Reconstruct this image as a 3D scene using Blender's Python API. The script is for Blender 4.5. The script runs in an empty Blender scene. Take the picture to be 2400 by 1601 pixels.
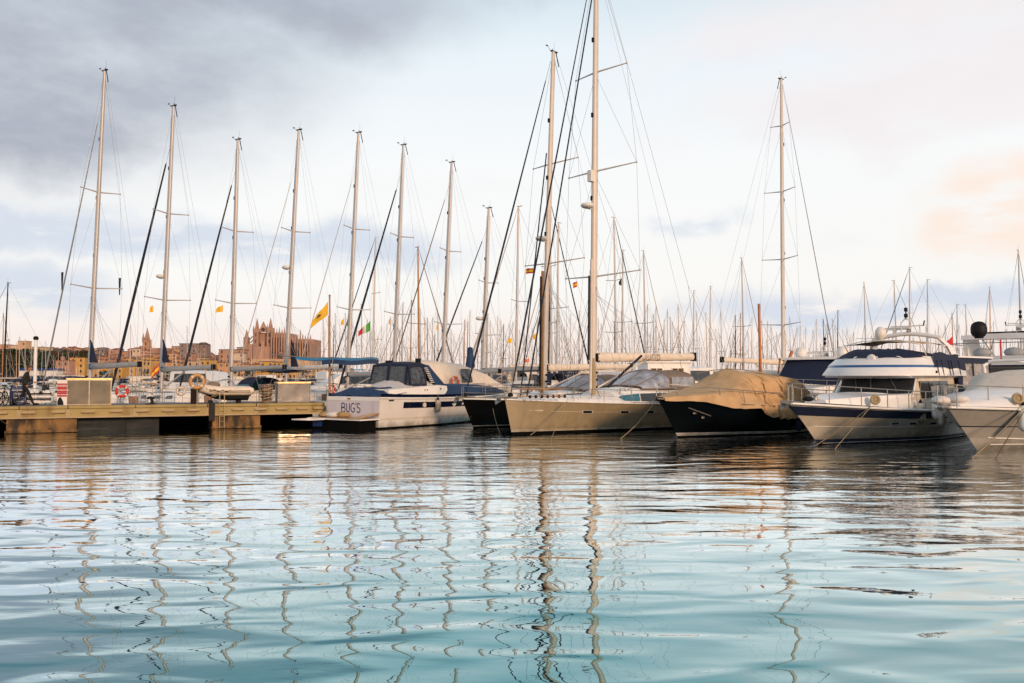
import bpy, math, random
from mathutils import Vector, Matrix, noise as mnoise
random.seed(7)
R = math.radians
scene = bpy.context.scene
COL = scene.collection

# ---------------------------------------------------------------- camera
HCAM = 2.6
FPX = 2000.0                      # focal length in photograph pixels (2400 wide)
PITCH = R(2.36)
cam_d = bpy.data.cameras.new('camera')
cam = bpy.data.objects.new('camera', cam_d)
COL.objects.link(cam)
cam_d.sensor_width = 36.0
cam_d.lens = 30.0
cam_d.clip_start = 0.1
cam_d.clip_end = 20000
cam.location = (0, 0, HCAM)
cam.rotation_euler = (R(90) + PITCH, 0, 0)
scene.camera = cam

scene.view_settings.view_transform = 'Standard'
scene.view_settings.look = 'None'
scene.view_settings.exposure = 0.0
scene.view_settings.gamma = 1.0
scene.view_settings.use_curve_mapping = False
scene.render.resolution_x = 1024
scene.render.resolution_y = 683
scene.cycles.max_bounces = 8
scene.cycles.glossy_bounces = 4
scene.cycles.transparent_max_bounces = 16
scene.cycles.use_denoising = True
scene.cycles.caustics_reflective = False
scene.cycles.caustics_refractive = False

def raydir(px, py):
    u = (px - 1200.0) / FPX; v = (800.5 - py) / FPX
    f = Vector((0, math.cos(PITCH), math.sin(PITCH)))
    up = Vector((0, -math.sin(PITCH), math.cos(PITCH)))
    return (f + Vector((1, 0, 0)) * u + up * v)
def at(px, py, Y):
    "point seen at a pixel of the photograph at distance Y ahead"
    d = raydir(px, py)
    return Vector((0, 0, HCAM)) + d * (Y / d.y)

# ---------------------------------------------------------------- sky
SUN_EL, SUN_AZ = R(16), R(150)     # azimuth clockwise from +Y: behind the camera, to the right
world = bpy.data.worlds.new('World'); scene.world = world
world.use_nodes = True
nt = world.node_tree; N = nt.nodes; LK = nt.links
N.clear()
def nd(t, **k):
    n = N.new(t)
    for a, b in k.items(): setattr(n, a, b)
    return n
out = nd('ShaderNodeOutputWorld'); bg = nd('ShaderNodeBackground')
bg.inputs['Strength'].default_value = 0.1
LK.new(bg.outputs[0], out.inputs[0])
sky = nd('ShaderNodeTexSky', sky_type='NISHITA')
sky.sun_disc = False; sky.sun_elevation = SUN_EL; sky.sun_rotation = SUN_AZ
sky.air_density = 1.0; sky.dust_density = 1.5
tc = nd('ShaderNodeTexCoord')
sep = nd('ShaderNodeSeparateXYZ'); LK.new(tc.outputs['Generated'], sep.inputs[0])
def M(op, a, b=None, c=None):
    n = nd('ShaderNodeMath', operation=op)
    for i, x in enumerate((a, b, c)):
        if x is None: continue
        if isinstance(x, (int, float)): n.inputs[i].default_value = x
        else: LK.new(x, n.inputs[i])
    return n.outputs[0]
def mixc(f, a, b):
    n = nd('ShaderNodeMix', data_type='RGBA')
    if isinstance(f, (int, float)): n.inputs[0].default_value = f
    else: LK.new(f, n.inputs[0])
    for i, x in ((6, a), (7, b)):
        if isinstance(x, tuple): n.inputs[i].default_value = (*x, 1)
        else: LK.new(x, n.inputs[i])
    return n.outputs[2]
el = sep.outputs['Z']
ramp = nd('ShaderNodeValToRGB')
LK.new(M('MULTIPLY_ADD', el, 0.5, 0.5), ramp.inputs[0])
cr = ramp.color_ramp
stops = [(0.0, (.30, .30, .31)), (.47, (.55, .52, .50)), (.5, (9.9, 8.3, 7.6)), (.525, (10., 9.0, 8.5)), (.55, (10., 9.8, 9.5)),
         (.62, (9.9, 10., 10.)), (.68, (8.7, 9.5, 10.)), (.72, (6.6, 7.9, 8.8)), (.80, (3.0, 4.0, 5.0)), (1.0, (1.8, 2.4, 3.2))]
while len(cr.elements) < len(stops): cr.elements.new(0.5)
for e, (p, c) in zip(cr.elements, stops):
    e.position = p; e.color = (*[x / 10 for x in c], 1)
grad = nd('ShaderNodeVectorMath', operation='SCALE'); LK.new(ramp.outputs[0], grad.inputs[0]); grad.inputs['Scale'].default_value = 10.0
base = mixc(0.06, grad.outputs[0], sky.outputs[0])
# cloud field: project the direction on a high flat deck so clouds flatten towards the horizon
den = M('ADD', M('MAXIMUM', el, 0.0), 0.16)
cx = M('DIVIDE', sep.outputs['X'], den); cy = M('DIVIDE', sep.outputs['Y'], den)
cmb = nd('ShaderNodeCombineXYZ'); LK.new(cx, cmb.inputs[0]); LK.new(cy, cmb.inputs[1])
def wnoise(vec, scale, detail=5, rough=.55, off=(0, 0, 0)):
    mp = nd('ShaderNodeMapping'); LK.new(vec, mp.inputs[0]); mp.inputs['Location'].default_value = off
    n = nd('ShaderNodeTexNoise'); LK.new(mp.outputs[0], n.inputs['Vector'])
    n.inputs['Scale'].default_value = scale; n.inputs['Detail'].default_value = detail; n.inputs['Roughness'].default_value = rough
    return n
n1 = wnoise(cmb.outputs[0], 0.85, 7, .55, (3.1, .7, 0)).outputs['Fac']
n2 = wnoise(cmb.outputs[0], 2.2, 6, .6, (8.3, 2.7, 0)).outputs['Fac']
wob = wnoise(tc.outputs['Generated'], 5.0, 6, .58)
wv = nd('ShaderNodeVectorMath', operation='MULTIPLY_ADD')
LK.new(wob.outputs['Color'], wv.inputs[0]); wv.inputs[1].default_value = (.22, .22, .13); LK.new(tc.outputs['Generated'], wv.inputs[2])
def blob(px, py, rx, rz, lo=.25):
    "soft cloud bank round one direction; rx, rz in radians"
    c = raydir(px, py).normalized() + Vector((.11, .11, .065))
    s = nd('ShaderNodeVectorMath', operation='SUBTRACT'); LK.new(wv.outputs[0], s.inputs[0]); s.inputs[1].default_value = c
    m = nd('ShaderNodeVectorMath', operation='MULTIPLY'); LK.new(s.outputs[0], m.inputs[0]); m.inputs[1].default_value = (1 / rx, 1 / rx, 1 / rz)
    l = nd('ShaderNodeVectorMath', operation='LENGTH'); LK.new(m.outputs[0], l.inputs[0])
    mr = nd('ShaderNodeMapRange', interpolation_type='SMOOTHSTEP'); LK.new(l.outputs['Value'], mr.inputs[0])
    mr.inputs[1].default_value = 1.0; mr.inputs[2].default_value = lo; mr.inputs[3].default_value = 0; mr.inputs[4].default_value = 1
    return mr.outputs[0]
def grp(bl):
    o = None
    for b in bl:
        o = b if o is None else M('MAXIMUM', o, b)
    return o
grey = grp([blob(60, 60, .40, .19), blob(560, -70, .34, .11), blob(30, 300, .20, .08), blob(1000, -130, .34, .08), blob(900, -420, .5, .08)])
low = grp([blob(90, 520, .26, .032), blob(800, 585, .22, .035), blob(500, 560, .3, .02), blob(1880, 705, .22, .03), blob(2230, 700, .2, .028),
           blob(1620, 520, .07, .02), blob(30, 640, .14, .04)])
pink = grp([blob(2400, 465, .115, .08, .4), blob(2330, -330, .42, .14), blob(1650, -420, .3, .05)])
pale = grp([blob(2150, 260, .36, .06), blob(2420, 130, .3, .09), blob(1950, 90, .3, .05)])
def ss(x, a, b):
    mr = nd('ShaderNodeMapRange', interpolation_type='SMOOTHSTEP'); LK.new(x, mr.inputs[0])
    mr.inputs[1].default_value = a; mr.inputs[2].default_value = b
    return mr.outputs[0]
general = M('MULTIPLY', ss(n1, .52, .70), ss(el, .22, .42))
wisps = M('MULTIPLY', ss(n2, .50, .70), .12)
c1 = mixc(M('MULTIPLY', M('MULTIPLY', low, ss(n2, .30, .50)), .85), base, (6.5, 7.2, 8.3))
c1b = mixc(M('MULTIPLY', M('MULTIPLY', pale, ss(n1, .40, .56)), .8), c1, (9.2, 8.6, 8.7))
c2 = mixc(M('MULTIPLY', M('MULTIPLY', pink, ss(n2, .30, .54)), .85), c1b, (10., 8.3, 7.2))
c3 = mixc(M('MULTIPLY', general, .55), c2, (6.8, 7.0, 7.7))
c4 = mixc(M('MULTIPLY', grey, M('MINIMUM', M('ADD', M('MULTIPLY', n2, 1.7), 0.0), 1.0)), c3, (4.2, 4.6, 5.4))
c5 = mixc(wisps, c4, (8.2, 8.0, 8.4))
LK.new(c5, bg.inputs['Color'])

sun_d = bpy.data.lights.new('sun', 'SUN'); sun = bpy.data.objects.new('sun', sun_d); COL.objects.link(sun)
sun_d.energy = 2.9; sun_d.angle = R(10); sun_d.color = (1, .64, .38)
sd = Vector((math.sin(SUN_AZ) * math.cos(SUN_EL), math.cos(SUN_AZ) * math.cos(SUN_EL), math.sin(SUN_EL)))
sun.rotation_euler = sd.to_track_quat('Z', 'Y').to_euler()
sun.location = (0, 0, 50)

# ---------------------------------------------------------------- materials
MATS = {}
def mat(name, col, rough=.5, metal=0.0, var=.12, vscale=3.0, bump=0.0, bscale=20.0, coat=0.0, alpha=1.0, spec=.5, streak=None, trans=0.0, scum=False):
    if name in MATS: return MATS[name]
    m = bpy.data.materials.new(name); m.use_nodes = True
    t = m.node_tree; b = t.nodes['Principled BSDF']
    b.inputs['Roughness'].default_value = rough; b.inputs['Metallic'].default_value = metal
    b.inputs['Coat Weight'].default_value = coat; b.inputs['Alpha'].default_value = alpha
    b.inputs['Specular IOR Level'].default_value = spec
    b.inputs['Transmission Weight'].default_value = trans
    tcn = t.nodes.new('ShaderNodeTexCoord')
    if var > 0:
        n = t.nodes.new('ShaderNodeTexNoise'); n.inputs['Scale'].default_value = vscale; n.inputs['Detail'].default_value = 6
        t.links.new(tcn.outputs['Object'], n.inputs['Vector'])
        r = t.nodes.new('ShaderNodeMapRange'); t.links.new(n.outputs['Fac'], r.inputs[0])
        r.inputs[1].default_value = .3; r.inputs[2].default_value = .7
        r.inputs[3].default_value = 1 - var; r.inputs[4].default_value = 1 + var
        v = t.nodes.new('ShaderNodeVectorMath'); v.operation = 'SCALE'
        v.inputs[0].default_value = col; t.links.new(r.outputs[0], v.inputs['Scale'])
        src = v.outputs[0]
        if streak:
            mp = t.nodes.new('ShaderNodeMapping'); t.links.new(tcn.outputs['Object'], mp.inputs[0]); mp.inputs['Scale'].default_value = streak[1]
            n2_ = t.nodes.new('ShaderNodeTexNoise'); n2_.inputs['Scale'].default_value = 1; n2_.inputs['Detail'].default_value = 7
            t.links.new(mp.outputs[0], n2_.inputs['Vector'])
            r2 = t.nodes.new('ShaderNodeMapRange'); t.links.new(n2_.outputs['Fac'], r2.inputs[0])
            r2.inputs[1].default_value = streak[2]; r2.inputs[2].default_value = streak[3]; r2.inputs[4].default_value = streak[4]
            mx = t.nodes.new('ShaderNodeMix'); mx.data_type = 'RGBA'
            t.links.new(r2.outputs[0], mx.inputs[0]); t.links.new(src, mx.inputs[6]); mx.inputs[7].default_value = (*streak[0], 1)
            src = mx.outputs[2]
        if scum:
            sp_ = t.nodes.new('ShaderNodeSeparateXYZ'); t.links.new(tcn.outputs['Object'], sp_.inputs[0])
            n3 = t.nodes.new('ShaderNodeTexNoise'); n3.inputs['Scale'].default_value = 2.5; n3.inputs['Detail'].default_value = 6; t.links.new(tcn.outputs['Object'], n3.inputs['Vector'])
            ad = t.nodes.new('ShaderNodeMath'); ad.operation = 'MULTIPLY_ADD'; t.links.new(n3.outputs['Fac'], ad.inputs[0]); ad.inputs[1].default_value = -.9; t.links.new(sp_.outputs['Z'], ad.inputs[2])
            r3 = t.nodes.new('ShaderNodeMapRange'); t.links.new(ad.outputs[0], r3.inputs[0]); r3.inputs[1].default_value = -.05; r3.inputs[2].default_value = -.42; r3.inputs[3].default_value = 0; r3.inputs[4].default_value = .65
            mx3 = t.nodes.new('ShaderNodeMix'); mx3.data_type = 'RGBA'; t.links.new(r3.outputs[0], mx3.inputs[0]); t.links.new(src, mx3.inputs[6]); mx3.inputs[7].default_value = (.10, .085, .045, 1)
            src = mx3.outputs[2]
        t.links.new(src, b.inputs['Base Color'])
    else:
        b.inputs['Base Color'].default_value = (*col, 1)
    if bump > 0:
        n = t.nodes.new('ShaderNodeTexNoise'); n.inputs['Scale'].default_value = bscale; n.inputs['Detail'].default_value = 4
        t.links.new(tcn.outputs['Object'], n.inputs['Vector'])
        bn = t.nodes.new('ShaderNodeBump'); bn.inputs['Strength'].default_value = 1; bn.inputs['Distance'].default_value = bump
        t.links.new(n.outputs['Fac'], bn.inputs['Height']); t.links.new(bn.outputs[0], b.inputs['Normal'])
    MATS[name] = m
    return m
gel = mat('gelcoat_white', (.72, .69, .66), .28, var=.05, vscale=1.2, coat=.2, streak=((.42, .36, .28), (3, 3, .6), .58, .85, .6), scum=True)
gel2 = mat('gelcoat_clean', (.78, .76, .74), .3, var=.04)
lav_shade = mat('gelcoat_shade_lilac', (.62, .58, .62), .35, var=.04, streak=((.40, .37, .40), (4, 4, .7), .6, .8, .5))  # cool shade of the transom, turned from the sun, put into the colour
cream = mat('gelcoat_cream', (.62, .56, .46), .32, var=.08, streak=((.38, .33, .24), (3, 3, .5), .55, .85, .6), scum=True)
champagne = mat('hull_champagne', (.34, .265, .165), .3, var=.08, coat=.1, streak=((.2, .16, .10), (3, 3, .5), .55, .85, .5), scum=True)
black = mat('hull_black', (.0035, .0035, .004), .22, var=.1, spec=.25)
bottom = mat('antifouling_black', (.003, .003, .003), .9, spec=.1, var=.3)
botnavy = mat('antifouling_navy', (.012, .018, .05), .6, var=.2)
navy = mat('paint_navy', (.003, .007, .028), .25, var=.1, spec=.3)
canv_navy = mat('canvas_navy', (.004, .009, .036), .75, var=.25, vscale=5, bump=.02, bscale=4)
canv_blue = mat('canvas_blue', (.008, .035, .10), .75, var=.2, vscale=4, bump=.02, bscale=4)
canv_sky = mat('canvas_bright_blue', (.01, .22, .42), .75, var=.15, vscale=4, bump=.02, bscale=4)
canv_tan = mat('canvas_tan', (.54, .35, .18), .8, var=.10, vscale=2, bump=.02, bscale=3, streak=((.27, .15, .06), (1.2, 2, 1.2), .5, .75, .5))
canv_cream = mat('canvas_cream', (.70, .61, .51), .75, var=.08, vscale=3, bump=.03, bscale=3)
canv_grey = mat('canvas_grey', (.32, .33, .34), .75, var=.1, bump=.02, bscale=6)
canv_brown = mat('canvas_taupe', (.20, .145, .105), .75, var=.12, bump=.02, bscale=6)
canv_sheet = mat('canvas_light', (.60, .57, .55), .75, var=.1, bump=.03, bscale=4)
alu = mat('mast_aluminium', (.47, .44, .43), .42, metal=.25, var=.06, vscale=1.0, streak=((.36, .33, .31), (6, 6, .3), .5, .8, .5))
alu_w = mat('mast_white_paint', (.60, .54, .49), .4, var=.05, streak=((.5, .42, .34), (6, 6, .3), .55, .8, .5))
steel = mat('stainless_steel', (.30, .28, .26), .34, metal=.7, var=.04)
wire = mat('wire_rigging', (.30, .29, .28), .4, metal=.4, var=0)
stay_dark = mat('furled_sail_dark', (.006, .007, .018), .8, var=.2)
stay_brown = mat('furled_sail_brown', (.22, .14, .09), .8, var=.2)
stay_light = mat('furled_sail_pale', (.50, .46, .42), .8, var=.1)
rubber = mat('rubber_black', (.006, .006, .007), .7, spec=.2, var=.2)
glass_dark = mat('tinted_glass', (.012, .014, .018), .06, var=.2, vscale=2, spec=.6)
glass_blue = mat('blue_glass', (.03, .14, .20), .06, var=.3, vscale=2)
plastic_clear = mat('clear_vinyl', (.30, .32, .38), .22, var=.45, vscale=2.5, bump=.05, bscale=5, spec=.8)
vinyl = mat('crumpled_vinyl', (.34, .29, .26), .2, var=.5, vscale=5, bump=.08, bscale=7, spec=.8)
vinyl_d = mat('smoked_vinyl', (.03, .03, .034), .14, var=.6, vscale=3, bump=.16, bscale=2.6, spec=.8)
teak = mat('teak', (.26, .14, .07), .6, var=.25, vscale=8)
wood_o = mat('varnished_orange_wood', (.42, .13, .02), .4, var=.2, vscale=4)
wood_m = mat('varnished_mast_wood', (.36, .17, .05), .4, var=.2, vscale=2)
wood_d = mat('dark_stained_wood', (.016, .009, .007), .8, spec=.2, var=.3)
orange_b = mat('lifebuoy_orange', (.62, .10, .03), .5, var=.1)
red_b = mat('lifebuoy_red', (.55, .015, .01), .5, var=.1)
tan_b = mat('lifebuoy_tan', (.52, .27, .11), .6, var=.15)
white_p = mat('white_plastic', (.72, .70, .66), .45, var=.05)
red_p = mat('red_cloth', (.45, .01, .02), .7, var=.15)
yel_p = mat('yellow_cloth', (.72, .42, .02), .7, var=.12)
grn_p = mat('green_cloth', (.04, .30, .03), .7, var=.1)
wht_p = mat('white_cloth', (.7, .66, .62), .7, var=.1)
org_p = mat('orange_cloth', (.75, .18, .08), .7, var=.1)
blk_p = mat('dark_cloth', (.02, .02, .03), .7, var=.1)
rope_m = mat('rope', (.34, .26, .15), .9, var=.25, vscale=30)
rope_d = mat('rope_dark', (.09, .06, .035), .9, var=.25, vscale=30)
concrete = mat('pier_concrete', (.36, .275, .115), .85, var=.12, vscale=1.5, bump=.01, bscale=14, streak=((.17, .10, .04), (1.6, 1.6, .5), .5, .78, .75))
concrete_cap = mat('pier_cap_concrete', (.42, .32, .19), .85, var=.15, vscale=2, bump=.01, bscale=14)
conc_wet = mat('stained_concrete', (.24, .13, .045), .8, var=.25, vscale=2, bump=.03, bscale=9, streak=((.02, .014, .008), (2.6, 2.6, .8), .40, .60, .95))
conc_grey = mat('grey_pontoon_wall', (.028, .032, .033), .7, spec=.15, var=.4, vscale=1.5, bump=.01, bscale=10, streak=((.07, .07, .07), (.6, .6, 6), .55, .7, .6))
asphalt = mat('deck_grey', (.14, .14, .15), .85, var=.15, vscale=3, bump=.004, bscale=40)
boxsteel = mat('worn_sheet_metal', (.095, .08, .06), .45, metal=.3, var=.35, vscale=1.6, bump=.006, bscale=3)
boxlid = mat('sheet_metal_lid', (.75, .45, .20), .35, metal=.6, var=.15)  # orange sunlight on the locker tops put into the lid colour
mirror = mat('polished_sheet_metal', (.26, .215, .185), .13, metal=.9, var=.35, vscale=1.5, bump=.01, bscale=1.8)
black_p = mat('black_plastic', (.006, .006, .008), .6, spec=.25, var=.1)
bluebox = mat('blue_plastic', (.006, .03, .16), .5, var=.1)
sign_r = mat('sign_red', (.42, .006, .01), .5, var=.06)
sign_w = mat('sign_white', (.75, .72, .70), .5, var=.03)
letter_n = mat('letter_navy', (.012, .012, .09), .4, var=0)
letter_g = mat('letter_bronze', (.10, .06, .04), .4, var=0)
trimsteel = mat('locker_trim', (.30, .25, .18), .4, metal=.4, var=.2)
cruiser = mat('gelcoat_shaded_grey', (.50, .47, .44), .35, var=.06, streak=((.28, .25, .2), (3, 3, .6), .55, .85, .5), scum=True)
skin = mat('skin', (.38, .17, .09), .6, var=.1)
hair = mat('hair_brown', (.06, .03, .02), .8, var=.3)
jacket = mat('jacket_dark_olive', (.013, .012, .006), .85, var=.3, vscale=6, bump=.02, bscale=9)
trouser = mat('trousers_black', (.003, .003, .005), .85, var=.2)
debris = mat('dry_straw', (.36, .24, .10), .9, var=.4, vscale=12)

# ---------------------------------------------------------------- mesh helpers
class MB:
    def __init__(s): s.v = []; s.f = []; s.m = []; s.s = []
    def add(s, vs, fs, mat=0, smooth=False):
        o = len(s.v); s.v += [tuple(p) for p in vs]
        for i, f in enumerate(fs):
            s.f.append(tuple(o + k for k in f)); s.m.append(mat[i] if isinstance(mat, list) else mat); s.s.append(smooth)
        return s
    def box(s, c, d, rz=0, mat=0, M3=None, taper=1.0):
        c = Vector(c); x, y, z = d[0] / 2, d[1] / 2, d[2] / 2
        q = M3 or Matrix.Rotation(rz, 3, 'Z')
        vs = [c + q @ Vector((sx * x * (taper if sz > 0 else 1), sy * y * (taper if sz > 0 else 1), sz * z)) for sz in (-1, 1) for sx, sy in ((-1, -1), (1, -1), (1, 1), (-1, 1))]
        return s.add(vs, [(3, 2, 1, 0), (4, 5, 6, 7), (0, 1, 5, 4), (1, 2, 6, 5), (2, 3, 7, 6), (3, 0, 4, 7)], mat)
    def tube(s, pts, r, n=6, mat=0, cap=True, flat=1.0, closed=False):
        pts = [Vector(p) for p in pts]; k = len(pts)
        rs = r if isinstance(r, (list, tuple)) else [r] * k
        rings = []; up = None
        for i, p in enumerate(pts):
            if closed: t = pts[(i + 1) % k] - pts[i - 1]
            else: t = (pts[min(i + 1, k - 1)] - pts[max(i - 1, 0)])
            if t.length < 1e-9: t = Vector((0, 0, 1))
            t.normalize()
            if up is None: up = Vector((0, 1, 0)) if abs(t.y) < .9 else Vector((1, 0, 0))
            a = (up - t * up.dot(t)); a = a.normalized() if a.length > 1e-6 else t.orthogonal().normalized()
            b = t.cross(a); up = a
            rings.append([p + (a * math.cos(6.28319 * j / n) * flat + b * math.sin(6.28319 * j / n)) * rs[i] for j in range(n)])
        return s.loft(rings, mat=mat, cap=cap and not closed, loop=closed)
    def loft(s, rings, mat=0, cap=True, smooth=True, loop=False, closed=True):
        n = len(rings[0]); k = len(rings); vs = [p for r in rings for p in r]; fs = []
        for i in range(k if loop else k - 1):
            i2 = (i + 1) % k
            for j in range(n if closed else n - 1):
                j2 = (j + 1) % n
                fs.append((i * n + j, i * n + j2, i2 * n + j2, i2 * n + j))
        s.add(vs, fs, mat, smooth)
        if cap and closed:
            s.add(rings[0], [tuple(range(n))[::-1]], mat); s.add(rings[-1], [tuple(range(n))], mat)
        return s
    def poly(s, pts, th, mat=0):
        pts = [Vector(p) for p in pts]; nrm = Vector((0, 0, 0))
        for i in range(len(pts)):
            a, b = pts[i], pts[(i + 1) % len(pts)]
            nrm += a.cross(b)
        nrm.normalize(); h = nrm * th / 2; n = len(pts)
        s.add([p + h for p in pts] + [p - h for p in pts], [tuple(range(n)), tuple(range(2 * n - 1, n - 1, -1))] +
              [(i, n + i, n + (i + 1) % n, (i + 1) % n) for i in range(n)], mat)
        return s
    def ell(s, c, r, nu=12, nv=8, mat=0, top=1.0, bot=-1.0):
        c = Vector(c); r = (r, r, r) if isinstance(r, (int, float)) else r
        a0 = math.asin(bot); a1 = math.asin(top); rings = []
        for i in range(nv + 1):
            a = a0 + (a1 - a0) * i / nv; ca = max(math.cos(a), 1e-4)
            rings.append([c + Vector((r[0] * ca * math.cos(6.28319 * j / nu), r[1] * ca * math.sin(6.28319 * j / nu), r[2] * math.sin(a))) for j in range(nu)])
        return s.loft(rings, mat)
    def lathe(s, c, prof, n=12, mat=0, axis='Z'):
        c = Vector(c); rings = []
        for r, z in prof:
            ring = []
            for j in range(n):
                x, y = max(r, 1e-4) * math.cos(6.28319 * j / n), max(r, 1e-4) * math.sin(6.28319 * j / n)
                ring.append(c + (Vector((x, y, z)) if axis == 'Z' else Vector((z, x, y)) if axis == 'X' else Vector((x, z, y))))
            rings.append(ring)
        return s.loft(rings, mat)
    def sheet(s, rows, mat=0, smooth=True):
        n = len(rows[0]); fs = [(i * n + j, i * n + j + 1, (i + 1) * n + j + 1, (i + 1) * n + j) for i in range(len(rows) - 1) for j in range(n - 1)]
        return s.add([p for r in rows for p in r], fs, mat, smooth)
    def torus(s, c, Rr, r, nu=20, nv=8, mat=0, ax=(1, 0, 0), ay=(0, 0, 1)):
        c = Vector(c); ax = Vector(ax).normalized(); ay = Vector(ay).normalized()
        return s.tube([c + ax * Rr * math.cos(6.28319 * i / nu) + ay * Rr * math.sin(6.28319 * i / nu) for i in range(nu)], r, nv, mat, closed=True)
    def build(s, name, mats, parent=None, loc=None, rz=None):
        me = bpy.data.meshes.new(name); me.from_pydata(s.v, [], s.f)
        if not isinstance(mats, (list, tuple)): mats = [mats]
        for m in mats: me.materials.append(m)
        me.polygons.foreach_set('material_index', s.m); me.polygons.foreach_set('use_smooth', s.s)
        me.validate(); me.update()
        o = bpy.data.objects.new(name, me); COL.objects.link(o)
        if parent is not None: o.parent = parent
        if loc is not None: o.location = loc
        if rz is not None: o.rotation_euler.z = rz
        return o
def thing(name, label, cat, loc=(0, 0, 0), rz=0, group=None):
    o = bpy.data.objects.new(name, None); COL.objects.link(o); o.empty_display_size = .2
    o.location = loc; o.rotation_euler.z = rz; return tag(o, label, cat, group)
def tag(o, label=None, cat=None, group=None, kind=None):
    if label: o['label'] = label
    if cat: o['category'] = cat
    if group: o['group'] = group
    if kind: o['kind'] = kind
    return o
def struct(o): o['kind'] = 'structure'; return o
def stuff(o): o['kind'] = 'stuff'; return o
def copy_tree(o, parent=None):
    c = o.copy(); COL.objects.link(c); c.parent = parent
    for ch in CH.get(o.name, ()): copy_tree(ch, c)
    return c
CH = {}
def index_children():
    CH.clear()
    for o in scene.objects:
        if o.parent: CH.setdefault(o.parent.name, []).append(o)
def lerp(a, b, t): return a + (b - a) * t
def W(root, p):
    "local point of a thing to world"
    return Vector(root.location) + Matrix.Rotation(root.rotation_euler.z, 3, 'Z') @ Vector(p)
# ---------------------------------------------------------------- water
def make_water():
    b = MB(); b.add([(-5000, -300, 0), (5000, -300, 0), (5000, 9000, 0), (-5000, 9000, 0)], [(0, 1, 2, 3)])
    m = bpy.data.materials.new('harbour_water'); m.use_nodes = True; t = m.node_tree
    n = t.nodes; L = t.links; n.clear()
    out = n.new('ShaderNodeOutputMaterial')
    tc = n.new('ShaderNodeTexCoord')
    def noi(sc, off, detail, rough, dist=0.0, rot=0.0):
        mp = n.new('ShaderNodeMapping'); L.new(tc.outputs['Object'], mp.inputs[0])
        mp.inputs['Scale'].default_value = (*sc, 1); mp.inputs['Location'].default_value = (*off, 0); mp.inputs['Rotation'].default_value = (0, 0, rot)
        t_ = n.new('ShaderNodeTexNoise'); L.new(mp.outputs[0], t_.inputs['Vector']); t_.inputs['Scale'].default_value = 1
        t_.inputs['Detail'].default_value = detail; t_.inputs['Roughness'].default_value = rough; t_.inputs['Distortion'].default_value = dist
        return t_.outputs['Fac']
    def mm(op, a, b, c=None):
        q = n.new('ShaderNodeMath'); q.operation = op
        for i, x in enumerate((a, b, c)):
            if x is None: continue
            if isinstance(x, (int, float)): q.inputs[i].default_value = x
            else: L.new(x, q.inputs[i])
        return q.outputs[0]
    big = noi((.22, .50), (3, 1), 1, .4, .3, .10)
    mid = noi((.70, 1.65), (1, 5), .6, .45, .5, -.12)
    sml = noi((1.6, 4.6), (7, 2), 2, .5, .4, .15)
    tiny = noi((4.5, 13), (2, 8), 2, .5, .2, -.1)
    patch = noi((.05, .10), (4, 4), 2, .5, .0, .3)
    pr = n.new('ShaderNodeMapRange'); L.new(patch, pr.inputs[0]); pr.inputs[1].default_value = .36; pr.inputs[2].default_value = .62
    pr.inputs[3].default_value = .25; pr.inputs[4].default_value = 1.0
    # nearer the open foreground the breeze ripples die down
    sp = n.new('ShaderNodeSeparateXYZ'); L.new(tc.outputs['Object'], sp.inputs[0])
    far = n.new('ShaderNodeMapRange'); L.new(sp.outputs['Y'], far.inputs[0]); far.inputs[1].default_value = 11; far.inputs[2].default_value = 30
    far.inputs[3].default_value = .07; far.inputs[4].default_value = 1
    h = mm('MULTIPLY', big, WV[0])
    h = mm('MULTIPLY_ADD', mid, WV[1], h)
    h = mm('MULTIPLY_ADD', mm('MULTIPLY', sml, mm('MULTIPLY', pr.outputs[0], far.outputs[0])), WV[2], h)
    h = mm('MULTIPLY_ADD', mm('MULTIPLY', tiny, mm('MULTIPLY', pr.outputs[0], far.outputs[0])), WV[3], h)
    bp = n.new('ShaderNodeBump'); L.new(h, bp.inputs['Height']); bp.inputs['Strength'].default_value = 1; bp.inputs['Distance'].default_value = 1
    gl = n.new('ShaderNodeBsdfGlossy'); gl.inputs['Color'].default_value = (.78, .94, 1, 1); gl.inputs['Roughness'].default_value = .0; L.new(bp.outputs[0], gl.inputs['Normal'])
    lw = n.new('ShaderNodeLayerWeight'); lw.inputs['Blend'].default_value = .5; L.new(bp.outputs[0], lw.inputs['Normal'])
    tr_ = n.new('ShaderNodeMapRange'); L.new(lw.outputs['Facing'], tr_.inputs[0]); tr_.inputs[1].default_value = .62; tr_.inputs[2].default_value = .86
    tm_ = n.new('ShaderNodeMix'); tm_.data_type = 'RGBA'; L.new(tr_.outputs[0], tm_.inputs[0]); tm_.inputs[6].default_value = (.26, .66, .70, 1); tm_.inputs[7].default_value = (.93, .98, 1, 1); L.new(tm_.outputs[2], gl.inputs['Color'])
    df = n.new('ShaderNodeBsdfDiffuse'); df.inputs['Color'].default_value = (.001, .016, .018, 1)
    fr = n.new('ShaderNodeFresnel'); fr.inputs['IOR'].default_value = 2.1; L.new(bp.outputs[0], fr.inputs['Normal'])
    mx = n.new('ShaderNodeMixShader'); L.new(mm('MINIMUM', mm('MULTIPLY_ADD', fr.outputs[0], 2.1, .02), 1.0), mx.inputs[0]); L.new(df.outputs[0], mx.inputs[1]); L.new(gl.outputs[0], mx.inputs[2])
    L.new(mx.outputs[0], out.inputs[0])
    struct(b.build('water', m))
WV = (.066, .040, .026, .0044)
make_water()

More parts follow.
